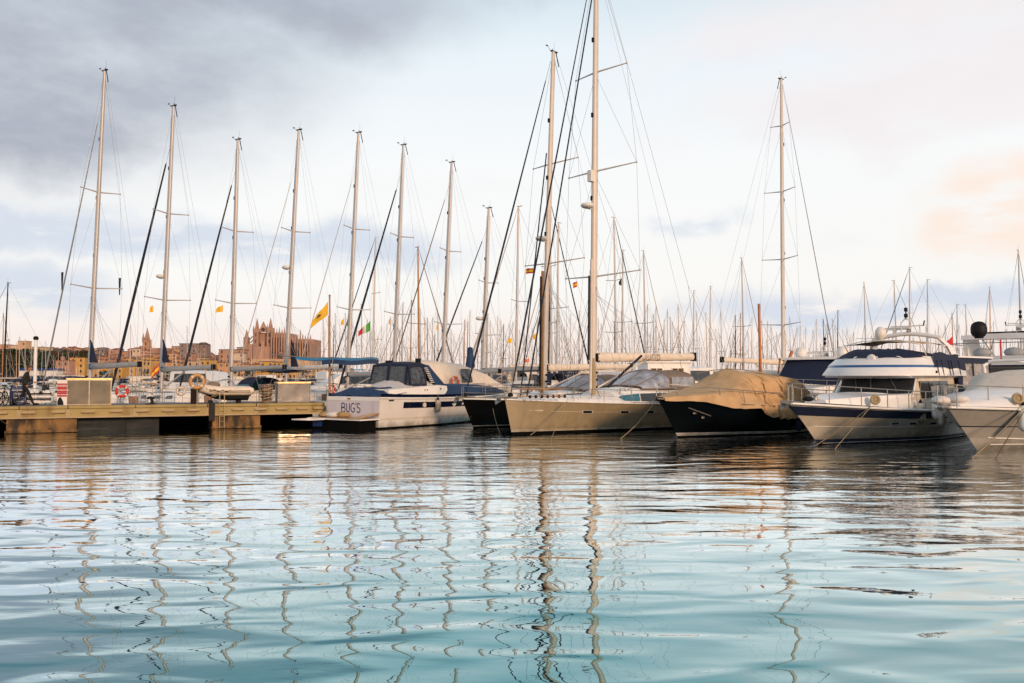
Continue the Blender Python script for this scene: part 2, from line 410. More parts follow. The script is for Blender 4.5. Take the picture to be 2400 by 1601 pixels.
# ---------------------------------------------------------------- hull, rig and fitting builders (local: x aft from the bow waterline, z up)
class Hull:
    def __init__(s, L, beam, bow, mid, stern, over=.4, st=.2, tm=.55, p=2.0, q=1.0, tw=.8, w0=.45, w1=.9, fl=1.0):
        s.__dict__.update(L=L, beam=beam, bow=bow, mid=mid, stern=stern, over=over, st=st, tm=tm, p=p, q=q, tw=tw, w0=w0, w1=w1, fl=fl)
    def sheer(s, t):
        a = s.bow; c = s.stern; m = s.mid
        return a * (1 - t) * (1 - 2 * t) + 4 * m * t * (1 - t) + c * t * (2 * t - 1)
    def plan(s, t):
        if t < s.tm: return (1 - (1 - t / s.tm) ** s.p) ** s.q
        return 1 - (1 - s.tw) * ((t - s.tm) / (1 - s.tm)) ** 2
    def pt(s, t, v, sg=1, out=0.0):
        vv = max(v, 0)
        xb = -s.over * vv; xs = s.L + s.st * vv
        x = xb + (xs - xb) * t; z = v * s.sheer(t) if v >= 0 else v
        wl = s.w0 + (s.w1 - s.w0) * min(1, t / s.tm)
        k = wl + (1 - wl) * vv ** s.fl if v >= 0 else wl * (1 + v * .9)
        y = s.beam / 2 * s.plan(t) * k + out
        return Vector((x, sg * y, z))
    def build(s, root, rows, mats, deck=None, nt=20, inset=.0, deckdrop=.04, name='hull'):
        "rows: list of (v, material index of the band above it)"
        b = MB(); ts = [(i / nt) ** 1.25 for i in range(nt + 1)]
        for sg in (-1, 1):
            for (v0, mi), (v1, _) in zip(rows[:-1], rows[1:]):
                g = [[s.pt(t, v, sg) for t in ts] for v in (v0, v1)]
                if sg > 0: g = g[::-1]
                b.sheet(g, mi)
        # transom
        for (v0, mi), (v1, _) in zip(rows[:-1], rows[1:]):
            b.add([s.pt(1, v0, -1), s.pt(1, v0, 1), s.pt(1, v1, 1), s.pt(1, v1, -1)], [(0, 1, 2, 3)], mi)
        o = b.build(name, mats, root)
        d = MB()
        g = []
        for sg in (-1, -.5, 0, .5, 1):
            g.append([Vector((p.x, p.y * sg * .985, p.z - deckdrop + .06 * (1 - abs(sg)))) for p in (s.pt(t, 1, 1) for t in ts)])
        d.sheet(g); d.build('deck', deck or gel2, root)
        return o
    def toerail(s, root, m, r=.03, v=1.0, t0=0, t1=1, name='toe_rail'):
        b = MB()
        for sg in (-1, 1): b.tube([s.pt(lerp(t0, t1, i / 24), v, sg, .012) for i in range(25)], r, 6)
        return b.build(name, m, root)
    def rail(s, root, t0, t1, n, h, r=.014, lean=0.0, mid=True, front=True, inset=.08, m=None):
        "guard rail: top wire or tube and stanchions, each stanchion a part"
        m = m or steel; b = MB(); top = {}
        def P(t, sg, z):
            p = s.pt(t, 1, sg, -inset); return Vector((p.x, p.y * (1 + lean * z / h * .1), p.z + z))
        for sg in (-1, 1):
            ps = [P(lerp(t0, t1, i / 20), sg, h) for i in range(21)]
            top[sg] = ps
        if front:
            f = (top[-1][0] + top[1][0]) / 2; f = Vector((top[1][0].x - .12, 0, f.z))
            b.tube(top[-1][::-1] + [f] + top[1], r, 6)
        else:
            for sg in (-1, 1): b.tube(top[sg], r, 6)
        b.build('top_rail', m, root)
        if mid:
            b = MB()
            for sg in (-1, 1): b.tube([P(lerp(t0, t1, i / 20), sg, h * .5) for i in range(21)], r * .6, 5)
            b.build('lower_rail', m, root)
        for i in range(n):
            t = lerp(t0, t1, (i + .02) / (n - 1 + .02))
            for sg in (-1, 1):
                b = MB(); b.tube([P(t, sg, -.03), P(t, sg, h)], r, 5); b.build('stanchion', m, root)
def house(b, secs, mat=0, cap=True, smooth=False):
    "secs: (x, [(halfwidth, z) ...] from outer bottom to centre top), mirrored"
    rings = []
    for x, pr in secs:
        rings.append([Vector((x, -y, z)) for y, z in pr] + [Vector((x, y, z)) for y, z in reversed(pr) if y > 1e-4])
    if len(set(len(r) for r in rings)) != 1: raise ValueError('sections differ')
    vs = [p for r in rings for p in r]; n = len(rings[0]); fs = []
    for i in range(len(rings) - 1):
        for j in range(n - 1): fs.append((i * n + j, i * n + j + 1, (i + 1) * n + j + 1, (i + 1) * n + j))
    b.add(vs, fs, mat, smooth)
    if cap:
        b.add(rings[0], [tuple(range(n))], mat); b.add(rings[-1], [tuple(range(n))[::-1]], mat)
    return b
def strokes(b, lines, org, ux, uy, size, w, th=.004, mat=0, sx=1.0):
    "letter strokes as thin ribbons on a plane"
    org = Vector(org); ux = Vector(ux).normalized(); uy = Vector(uy).normalized(); nz = ux.cross(uy)
    for ln in lines:
        pts = [org + ux * (x * size * sx) + uy * (y * size) + nz * th for x, y in ln]
        L_, R_ = [], []
        for i, p in enumerate(pts):
            t = (pts[min(i + 1, len(pts) - 1)] - pts[max(i - 1, 0)]).normalized(); s_ = nz.cross(t) * w / 2
            L_.append(p + s_); R_.append(p - s_)
        b.sheet([L_, R_], mat, False)
def arc(cx, cy, rx, ry, a0, a1, n=10):
    return [(cx + rx * math.cos(R(lerp(a0, a1, i / n))), cy + ry * math.sin(R(lerp(a0, a1, i / n)))) for i in range(n + 1)]

def rig(root, mx, zb, zt, rake, r0, mast_m, spreaders, boom=None, bow=None, stern=None, beam=3.4, stay=(None, .03, .9), radar=None, deck_z=1.3, w=.008, cap=None, hoist=0):
    "mast with spreaders, shrouds, stays and boom; returns a function giving a point on the mast"
    def mp(z): return Vector((mx + rake * (z - zb) / (zt - zb), 0, z))
    b = MB(); zs = [zb, lerp(zb, zt, .5), lerp(zb, zt, .85), zt]
    b.tube([mp(z) for z in zs], [r0, r0 * .95, r0 * .78, r0 * .6], 10, flat=.75)
    mo = b.build('mast', mast_m, root)
    b = MB(); t = mp(zt); b.box(t + Vector((.05, 0, .03)), (.5, .1, .06)); b.tube([t + Vector((-.2, 0, 0)), t + Vector((-.45, 0, .22))], .012, 4); b.ell(t + Vector((-.5, 0, .24)), (.11, .03, .04), 6, 4)
    b.tube([t + Vector((.2, 0, 0)), t + Vector((.42, 0, -.75))], .028, 5); b.tube([t + Vector((.1, .03, 0)), t + Vector((.1, .03, .6))], .006, 4)
    b.tube([t + Vector((0, .05, 0)), t + Vector((0, .05, .2))], .02, 5)
    b.build('masthead_gear', rubber, mo)
    # small fittings down the mast
    b = MB()
    for k in range(5):
        z = lerp(zb + 1.2, zt - 2, (k + .3) / 5) + random.uniform(-.4, .4); b.box(mp(z) + Vector((-r0 * 1.05, 0, 0)), (.1, .09, .22))
    for k in range(3):
        z = zb + .4 + k * .35; b.lathe(mp(z) + Vector((0, -r0 * .8 - .05, 0)), [(.06, -.05), (.05, .05)], 8, axis='Y')
    stuff(b.build('mast_fitting', rubber, mo))
    b = MB(); b.tube([mp(zb + .5) + Vector((-r0 * 1.15, -.05, 0)), mp(zt - .6) + Vector((-r0 * .9, -.02, 0))], .012, 4)
    b.tube([mp(zb + .5) + Vector((r0 * 1.2, .08, 0)), mp(zt - .6) + Vector((r0 * 1.0, .03, 0))], .012, 4); b.build('halyard', wire, mo)
    tips = []
    for z, hw in spreaders:
        tp = []
        for sg in (-1, 1):
            c = mp(z); e = c + Vector((hw * .22, sg * hw, hw * .06)); tp.append(e)
            b = MB(); b.tube([c, e], [.05, .028], 6, flat=.5); b.ell(e, .05, 6, 4); b.build('spreader', mast_m, mo)
        tips.append(tp)
    wr = MB()
    for k, sg in enumerate((-1, 1)):
        ch = Vector((mx + .35, sg * beam * .48, deck_z))
        path = [ch] + [tp[k] for tp in tips] + [mp(zt - .1)]
        for a, c_ in zip(path[:-1], path[1:]): wr.tube([a, c_], w, 4)
        low = mp(spreaders[0][0] - .1) if spreaders else mp(zt * .7)
        wr.tube([ch + Vector((.3, 0, 0)), low], w, 4); wr.tube([ch - Vector((.5, 0, 0)), low], w, 4)
        for i in range(len(spreaders) - 1):
            wr.tube([tips[i][k], mp(spreaders[i + 1][0] - .1)], w * .8, 4)
    wr.build('shroud', wire, root)
    if stern is not None:
        b = MB(); s_ = Vector(stern); m_ = s_.lerp(mp(zt), .28)
        b.tube([mp(zt - .05) + Vector((.2, 0, 0)), m_], w, 4)
        for sg in (-1, 1): b.tube([m_, s_ + Vector((0, sg * beam * .3, 0))], w, 4)
        b.build('backstay', wire, root)
    if bow is not None and stay[0]:
        top = mp(lerp(zb, zt, stay[2])) + Vector((-r0, 0, 0)); bw = Vector(bow); b = MB()
        q0 = bw.lerp(top, .02); q1 = bw.lerp(top, .94)
        rr = stay[1]; b.tube([bw, q0, bw.lerp(top, .10), bw.lerp(top, .5), bw.lerp(top, .93), q1, top], [w, rr * .6, rr * 1.15, rr, rr * .55, w, w], 7)
        b.build('furled_headsail', stay[0], root)
        b = MB(); b.lathe(bw, [(.11, .02), (.12, .1), (.06, .2)], 8); b.build('furling_drum', rubber, root)
    if boom:
        bz, bl, br, bm = boom; a = mp(bz) + Vector((r0, 0, 0)); e = a + Vector((bl, 0, bl * .02))
        b = MB(); n = 10; rings = []
        for i in range(n + 1):
            t = i / n; c = a.lerp(e, t); rr = br * (1.05 - .25 * t) * (1 + .04 * math.sin(i * 2.1))
            rings.append([c + Vector((0, math.cos(6.2832 * j / 10) * rr * .7, math.sin(6.2832 * j / 10) * rr)) for j in range(10)])
        b.loft(rings, 0); bo = b.build('boom', bm, root)
        b = MB(); b.box(a - Vector((r0 * .2, 0, 0)), (.35, br * 1.2, br * 1.6)); b.box(e, (.16, br * 1.25, br * 1.9)); b.build('boom_end', rubber, bo)
        b = MB(); b.tube([a.lerp(e, .45) - Vector((0, 0, br)), mp(zb + .25)], .05, 6); b.build('boom_strut', mast_m, root)
        b = MB(); b.tube([a.lerp(e, .85) - Vector((0, 0, br)), Vector((e.x - .6, 0, deck_z + .25))], .02, 4); b.tube([e, mp(zt - .2)], w * .7, 4); b.build('mainsheet', rope_m, root)
        for sg in (-1, 1):
            b = MB(); top_ = mp(spreaders[0][0] * .8 + bz * .2) if spreaders else mp(bz + 3)
            for u in (.3, .6, .85): b.tube([top_, a.lerp(e, u) + Vector((0, sg * br * .6, 0))], w * .6, 3)
            b.build('lazy_jack', wire, root)
    if radar:
        z, sd = radar; b = MB(); c = mp(z) + Vector((-r0 - .32, 0, 0)) if sd < 0 else mp(z) + Vector((r0 + .32, 0, 0))
        b.lathe(c, [(.10, -.14), (.24, -.10), (.32, -.02), (.32, .05), (.24, .11), (.0, .13)], 14); b.box(c + Vector((.2 * (1 if sd < 0 else -1), 0, -.13)), (.42, .08, .05))
        b.build('radar_dome', white_p, root)
    return mp

def sprayhood(root, x0, x1, hw, z0, z1, fm, gm, slope=.35, name='sprayhood'):
    n = 12; arcs = []
    for u, x in ((0, x0), (slope, lerp(x0, x1, slope)), (1, x1)):
        hh = (z1 - z0) * (.18 if u == 0 else (1.0 if u < 1 else .98)); w_ = hw * (.85 if u == 0 else 1.0)
        arcs.append([Vector((x, -w_ * math.cos(math.pi * i / n), z0 + hh * max(0.0, math.sin(math.pi * i / n)) ** .55)) for i in range(n + 1)])
    b = MB(); b.sheet(arcs[:2]); h = b.build(name + '_window', gm, root)
    b = MB(); b.sheet(arcs[1:])
    o = b.build(name, fm, root)
    b = MB()
    for a in arcs: b.tube(a, .035, 5)
    for i in (3, 6, 9): b.tube([arcs[0][i], arcs[1][i]], .035, 5)
    b.tube([arcs[0][0], arcs[1][0], arcs[2][0]], .03, 5); b.tube([arcs[0][-1], arcs[1][-1], arcs[2][-1]], .03, 5)
    b.build('hood_frame', fm, o)
    for i0, sg in ((0, -1), (n, 1)):
        b = MB()
        b.add([arcs[1][i0] + Vector((.1, sg * .02, .1)), arcs[2][i0] + Vector((-.15, sg * .02, .1)), Vector((arcs[2][0].x - .15, sg * (hw + .005), z0 + (z1 - z0) * .62)), Vector((arcs[1][0].x + .1, sg * (hw + .005), z0 + (z1 - z0) * .62))], [(0, 1, 2, 3)])
        b.build('hood_side_window', gm, o)
    return o
def wheel(root, c, r, ax=(0, 1, 0)):
    b = MB(); b.torus(c, r, .022, 24, 6, ax=ax, ay=(0, 0, 1))
    for k in range(5):
        a = 6.2832 * k / 5 + .3; b.tube([Vector(c), Vector(c) + Vector(ax) * r * math.cos(a) + Vector((0, 0, 1)) * r * math.sin(a)], .012, 4)
    return b.build('steering_wheel', steel, root)
def pedestal(root, c, h):
    b = MB(); b.box(Vector(c) + Vector((0, 0, h / 2)), (.32, .34, h), taper=.7); b.box(Vector(c) + Vector((.05, 0, h + .08)), (.2, .4, .16)); return b.build('helm_pedestal', gel2, root)
def lifebuoy(loc, label, m1, m2, rz, r=.30, tilt=0.0, group='lifebuoys along the quay and boats'):
    b = MB(); Rr, rr = r, r * .27
    ax = (1, 0, 0); b.torus((0, 0, 0), Rr, rr, 24, 10, 0, ax, (0, 0, 1))
    o = thing('lifebuoy', label, 'lifebuoy', loc, rz, group); b.build('ring', m1, o)
    for k in range(4):
        a = R(45 + 90 * k); c = Vector((Rr * math.cos(a), 0, Rr * math.sin(a))); tdir = Vector((-math.sin(a), 0, math.cos(a)))
        b = MB(); b.tube([c - tdir * rr * .5, c + tdir * rr * .5], rr * 1.04, 10); b.build('band', m2, o)
    b = MB(); b.tube([Vector((Rr * 1.32 * math.cos(R(a)), 0, Rr * 1.32 * math.sin(R(a)))) * (1 + .04 * (a % 90 == 45)) for a in range(0, 361, 15)], .008, 4); b.build('grab_line', rope_m, o)
    return o
def fender(loc, label, h=.75, r=.14, m=None, top=navy, line=.6, group='fenders hanging from the boats'):
    o = thing('fender', label, 'fender', loc, 0, group)
    b = MB(); b.lathe((0, 0, 0), [(.03, -h / 2 - .03), (r * .55, -h / 2 + .01), (r * .95, -h / 2 + .1), (r, -h / 4), (r, h / 4), (r * .95, h / 2 - .1), (r * .5, h / 2), (.0, h / 2 + .01)], 14); b.build('body', m or white_p, o)
    b = MB(); b.lathe((0, 0, 0), [(r * .52, h / 2 - .02), (.05, h / 2 + .10), (.02, h / 2 + .15)], 10); b.build('end_cap', top, o)
    b = MB(); b.tube([(0, 0, h / 2 + .12), (0.01, 0, h / 2 + line)], .01, 5); b.build('lanyard', rope_m, o)
    return o
def flag(loc, label, w, h, droop, m, rz=0, group='flags flying over the boats', bands=None, taper=1.0, wrap=.06, pole=None):
    "cloth sheet blowing to -x with folds; bands = list of (fraction, material)"
    o = thing('flag', label, 'flag', loc, rz, group); nx, nz = 12, 6
    def P(u, v):
        hh = h * lerp(1, taper, u)
        return Vector((-w * u * math.cos(droop), wrap * math.sin(u * 9 + v * 1.5) * (u ** .6) , -w * u * math.sin(droop) - v * hh - .04 * h * math.sin(u * 7)))
    if not bands: bands = [(1.0, m)]
    bands_v = bands[0][0] == 'v'
    if bands_v:
        bb = bands[1:]; v0 = 0
        for v1, mm_ in bb:
            b = MB(); b.sheet([[P(i / nx, lerp(v0, v1, k / 2)) for i in range(nx + 1)] for k in range(3)]); b.build('stripe', mm_, o); v0 = v1
    else:
        u0 = 0
        for u1, mm_ in bands:
            b = MB(); b.sheet([[P(lerp(u0, u1, i / 6), k / nz) for i in range(7)] for k in range(nz + 1)]); b.build('cloth' if len(bands) == 1 else 'stripe', mm_, o); u0 = u1
    if pole:
        pass
    return o
def rope(pts, label, r=.014, m=None, group='mooring lines running into the water', sag=.12):
    pts = [Vector(p) for p in pts]; full = []
    a, e = pts[0], pts[-1]
    b = MB(); b.tube([a.lerp(e, i / 12) - Vector((0, 0, sag * math.sin(math.pi * i / 12))) for i in range(13)], r, 5)
    return tag(b.build('mooring_line', m or rope_m), label, 'rope', group)

# ---------------------------------------------------------------- the quay
PD = Vector((math.cos(R(24)), math.sin(R(24)), 0)); PN = Vector((-math.sin(R(24)), math.cos(R(24)), 0))
P0 = Vector((-23.3, 38.9, 0)); PZ = 1.24
def pier_s(px):
    "distance along the pier front whose image column is px"
    k = (px - 1200) / 2000.0
    # P0 + s*PD : X = k*Y
    return (k * P0.y - P0.x) / (PD.x - k * PD.y)
def pp(s, n, z): return P0 + PD * s + PN * n + Vector((0, 0, z))
S0, S1 = pier_s(-330), pier_s(762)
prz = R(24)
pier = thing('pier', 'long tan concrete pier with grey walkway reaching in from the left', 'pier', P0, prz)
WID = 3.6
def pbox(name, s0, s1, n0, n1, z0, z1, m, parent=pier, bev=0):
    b = MB(); b.box(((s0 + s1) / 2, (n0 + n1) / 2, (z0 + z1) / 2), (s1 - s0, n1 - n0, z1 - z0)); return b.build(name, m, parent)
pbox('walkway_deck', S0, S1, .36, WID, .74, PZ - .012, asphalt)
joints = [-330, -80, 48, 162, 320, 488, 602, 762]
for a, c in zip(joints[:-1], joints[1:]):
    s0, s1 = pier_s(a) + .02, pier_s(c) - .02
    b = MB()
    prof = [(0.0, .66), (0.0, PZ - .16), (-.05, PZ - .12), (-.05, PZ - .02), (-.02, PZ), (.34, PZ), (.35, .66)]
    rings = [[Vector((s, y, z)) for y, z in prof] for s in (s0, s1)]
    b.loft(rings, 0, smooth=False); bm = b.build('edge_beam', concrete, pier)
    b = MB(); b.box(((s0 + s1) / 2, -.04, .70), (s1 - s0, .07, .07)); b.build('drip_ledge', concrete_cap, bm)
    pbox('joint_pillar', s1 - .07, s1 + .10, -.035, .3, .67, PZ - .17, concrete_cap)
for px in (-40, 5, 70, 140, 209, 274, 336, 396, 455, 559, 612, 661, 709, 747):
    s = pier_s(px); b = MB()
    prof = [(0, -.06), (-.13, -.03), (-.16, .03), (-.13, .07), (0, .07)]
    b.loft([[Vector((x, y, z)) for y, z in prof] for x in (-.28, .28)], 0, smooth=False)
    o = b.build('pipe_bracket', concrete_cap, pier, loc=(s, 0, .93)); o.rotation_euler.y = R(random.uniform(-2, 2))
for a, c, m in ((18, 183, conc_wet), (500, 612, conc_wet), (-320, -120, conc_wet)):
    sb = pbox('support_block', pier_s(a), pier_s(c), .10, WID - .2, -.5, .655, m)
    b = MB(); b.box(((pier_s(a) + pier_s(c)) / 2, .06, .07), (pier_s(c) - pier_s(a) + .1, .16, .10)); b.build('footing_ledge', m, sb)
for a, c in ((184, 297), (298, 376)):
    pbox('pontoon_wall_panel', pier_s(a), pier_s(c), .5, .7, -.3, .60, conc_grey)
pbox('pier_shade_wall', S0, S1, WID - .35, WID - .15, -.4, .70, bottom)  # black sheet added to stand for the deep shade under the pier
# end of the quay
pbox('bumper_plate', pier_s(491), pier_s(505), -.13, -.045, .42, 1.30, black_p)
sb = pier_s(498)
for dz in (.5, .8, 1.2):
    for dx in (-.1, .1):
        b = MB(); b.lathe((sb + dx, -.14, dz), [(.022, -.01), (.015, .01)], 8, axis='Y'); b.build('bolt', rubber, pier)
for px in (516, 527):
    b = MB(); s = pier_s(px)
    b.tube([(s - (.35 if px == 516 else .45), .4, PZ + .35), (s - .12, .15, PZ + .52), (s, -.05, PZ + .48), (s, -.09, PZ), (s, -.1, .05)], .022, 6); b.build('ladder_rail', concrete_cap, pier)
for k in range(5):
    b = MB(); b.tube([(pier_s(516), -.09, .1 + .26 * k), (pier_s(527), -.09, .1 + .26 * k)], .014, 5); b.build('ladder_rung', concrete, pier)
# bollard cleats
def cleat(px, n, label):
    o = thing('mooring_cleat', label, 'mooring cleat', pp(pier_s(px), n, PZ), prz, 'mooring cleats on the pier')
    b = MB(); b.box((0, 0, .03), (.5, .22, .05)); b.build('base_plate', black_p, o)
    b = MB(); b.loft([[Vector((x + dx, y, z)) for x, y in ((-.07 * k, -.07 * k), (.07 * k, -.07 * k), (.07 * k, .07 * k), (-.07 * k, .07 * k))] for z, k, dx in ((.05, 1.5, .05), (.16, 1, .05), (.26, 1.1, .02), (.31, 1.2, -.02))], 0)
    b.tube([(-.2, 0, .29), (-.1, 0, .34), (.06, 0, .33), (.16, 0, .30)], [.04, .06, .07, .04], 8); b.build('horn', black_p, o)
cleat(356, .28, 'black mooring cleat on the pier edge right of the grey metal locker')
cleat(40, 3.2, 'black mooring cleat at the back of the pier behind the walking man')
# ---------------------------------------------------------------- things standing on the pier
def locker(px0, px1, n, d, h, m, lidm, label, panels=2):
    s0, s1 = pier_s(px0), pier_s(px1); w = s1 - s0
    o = thing('storage_locker', label, 'metal locker', pp(s0, n, PZ), prz)
    pw = w / panels
    for k in range(panels):
        b = MB(); b.box((pw * (k + .5), 0, h / 2), (pw - .03, .03, h - .05)); b.build('front_panel', m, o)
    b = MB(); b.box((w / 2, d / 2 + .02, h / 2), (w - .04, d, h - .06)); b.build('body', boxsteel, o)
    b = MB()
    for x in [0.0] + [pw * (k + 1) for k in range(panels)]: b.box((x, .0, h / 2), (.045, .06, h))
    b.box((w / 2, 0, .03), (w, .055, .05)); b.box((w / 2, 0, h - .03), (w, .055, .04)); b.build('corner_trim', trimsteel if m is boxsteel else m, o)
    b = MB(); b.box((w / 2, d / 2, h + .03), (w + .08, d + .1, .07)); b.build('lid', lidm, o)
    return o
locker(157, 261, .55, 1.0, 1.22, boxsteel, boxlid, 'grey sheet metal locker with two front panels beside the red notice board')
lk = locker(657, 732, .55, 1.2, 1.02, mirror, boxlid, 'polished metal locker on the pier mirroring the white motorboat beside it', 1)
# crate of ropes left of the polished locker
sx = pier_s(632)
o = thing('rope_basket', 'open mesh basket heaped with ropes beside the polished locker', 'basket', pp(sx, .7, PZ), prz)
b = MB()
for z in (.04, .5, .95): b.torus((0, 0, z), .42, .015, 16, 4, ax=(1, 0, 0), ay=(0, 1, 0))
for k in range(12):
    a = 6.2832 * k / 12; b.tube([(math.cos(a) * .42, math.sin(a) * .42, .04), (math.cos(a) * .42, math.sin(a) * .42, .95)], .012, 4)
b.build('cage', steel, o)
for k in range(7):
    b = MB(); b.torus((random.uniform(-.08, .08), random.uniform(-.08, .08), .1 + .13 * k), .26 + random.uniform(-.05, .06), .05, 18, 6, ax=(1, 0, random.uniform(-.3, .3)), ay=(0, 1, random.uniform(-.3, .3)))
    b.build('rope_coil', rope_m if k % 2 else teak, o)
# notice board
sg = thing('notice_board', 'red and white notice board reading barrera contencion beside the grey locker', 'sign', pp(pier_s(145), .42, PZ), R(8))
SWD = .44
b = MB(); b.box((0, .06, .61), (SWD, .06, 1.2)); b.build('backing_board', sign_w, sg)
for k, (z0, z1) in enumerate(((.78, .98), (.57, .77), (.36, .56))):
    b = MB(); b.box((0, .022, (z0 + z1) / 2 + .06), (SWD - .01, .012, z1 - z0)); b.build('red_panel', sign_r, sg)
for txt, z, sz in (('BARRERA', .90, .098), ('CONTENCION', .69, .074), ('HIDROCARBUROS', .48, .056)):
    c = bpy.data.curves.new('lettering', 'FONT'); c.body = txt; c.size = sz * 1.25; c.align_x = 'CENTER'; c.align_y = 'CENTER'; c.extrude = .002; c.offset = .0022
    c.materials.append(sign_w); t0_ = bpy.data.objects.new('lettering', c); COL.objects.link(t0_); me_ = bpy.data.meshes.new_from_object(t0_.evaluated_get(bpy.context.evaluated_depsgraph_get())); bpy.data.objects.remove(t0_)
    t = bpy.data.objects.new('lettering', me_); COL.objects.link(t); t.parent = sg; t.location = (0, .012, z + .03); t.rotation_euler = (R(90), 0, 0)
b = MB(); b.add([(-.2, .028, .02), (.08, .028, .02), (.06, .028, .18), (-.03, .028, .36), (-.08, .028, .40), (-.14, .028, .36), (-.2, .028, .2)], [tuple(range(7))]); b.build('black_drawing', black_p, sg)
b = MB(); b.box((-.02, .07, 1.15), (SWD - .04, .07, .16)); b.build('header_panel', black_p, sg)
# dark post with lifebuoy
po = thing('mooring_post', 'dark square wooden post on the pier holding the tan lifebuoy', 'post', pp(pier_s(458), .35, PZ), prz)
b = MB(); b.box((0, 0, .36), (.34, .3, .72)); b.build('post', wood_d, po)
b = MB(); b.box((0, 0, .735), (.37, .33, .05)); b.build('cap', rubber, po)
b = MB(); b.tube([(.12, -.17, 0), (.12, -.18, 1.45)], .03, 7); b.build('pole', rope_m, po)
lb = W(po, (.10, -.24, 1.12))
lifebuoy(lb, 'large tan lifebuoy hanging on a pole above the dark square post', tan_b, canv_cream, prz + .15, .31)
lifebuoy(at(286, 917, 45.3), 'red lifebuoy on the stern rail right of the grey locker', red_b, white_p, R(35), .27)
lifebuoy(at(424, 917, 46.6), 'small cream lifebuoy on the stern rail left of the dark post', canv_cream, tan_b, R(45), .20)
lifebuoy(at(779, 913, 50), 'red lifebuoy on a rail above the blue stern cover of the lettered motorboat', red_b, white_p, R(60), .22)
# inflatable dinghy resting on the pier
dg = thing('inflatable_dinghy', 'cream inflatable dinghy with rope grab lines lying on the pier', 'dinghy', pp(pier_s(465), .95, PZ + .02), prz + R(1))
DL = pier_s(600) - pier_s(468)
for sgn in (-1, 1):
    b = MB(); pts = []
    for i in range(15):
        t = i / 14; x = DL * t; y = sgn * .62 * (1 - (1 - min(1, t / .28)) ** 2) ** .8; z = .62 + .20 * (1 - min(1, t / .4)) ** 1.6
        pts.append((x, y, z))
    b.tube(pts, [.20] + [.235] * 12 + [.225, .12], 12); b.build('side_tube', canv_cream, dg)
    b = MB(); b.tube([(p[0], p[1] * 1.0 + sgn * .235, p[2] - .0) for p in pts[1:-1]], .022, 5); b.tube([(p[0], p[1] + sgn * .23, p[2] - .07) for p in pts[1:-1]], .014, 5); b.build('rubbing_strip', rope_d, dg)
    b = MB()
    for q in range(3):
        a = pts[2 + q * 2]; e = pts[4 + q * 2]; b.tube([Vector(a).lerp(Vector(e), u) + Vector((0, sgn * .26, .06 - .10 * math.sin(math.pi * u))) for u in (0, .25, .5, .75, 1)], .012, 4)
    b.build('grab_line', rope_d, dg)
b = MB(); b.loft([[Vector((x, y, z)) for y, z in ((-w, zt), (-w * .6, zt - .22 * k), (0, zt - .34 * k), (w * .6, zt - .22 * k), (w, zt))] for x, w, zt, k in ((.2, .1, .62, .3), (.9, .5, .5, .9), (DL * .6, .56, .46, 1), (DL * .93, .54, .46, 1))], 0, smooth=True); b.build('hull', conc_grey, dg)
b = MB(); b.box((DL * .93, 0, .62), (.05, .9, .42)); b.build('transom', wood_o, dg)
b = MB(); b.box((DL * .55, 0, .72), (.24, 1.0, .05)); b.build('thwart', canv_cream, dg)
b = MB(); b.ell((DL * .30, .1, .92), (.36, .28, .16), 12, 6); b.build('bundle', canv_brown, dg)
for k, x in enumerate((DL * .25, DL * .75)):
    b = MB(); b.box((x, 0, .07), (.12, 1.3, .14)); b.build('chock', wood_d, dg)
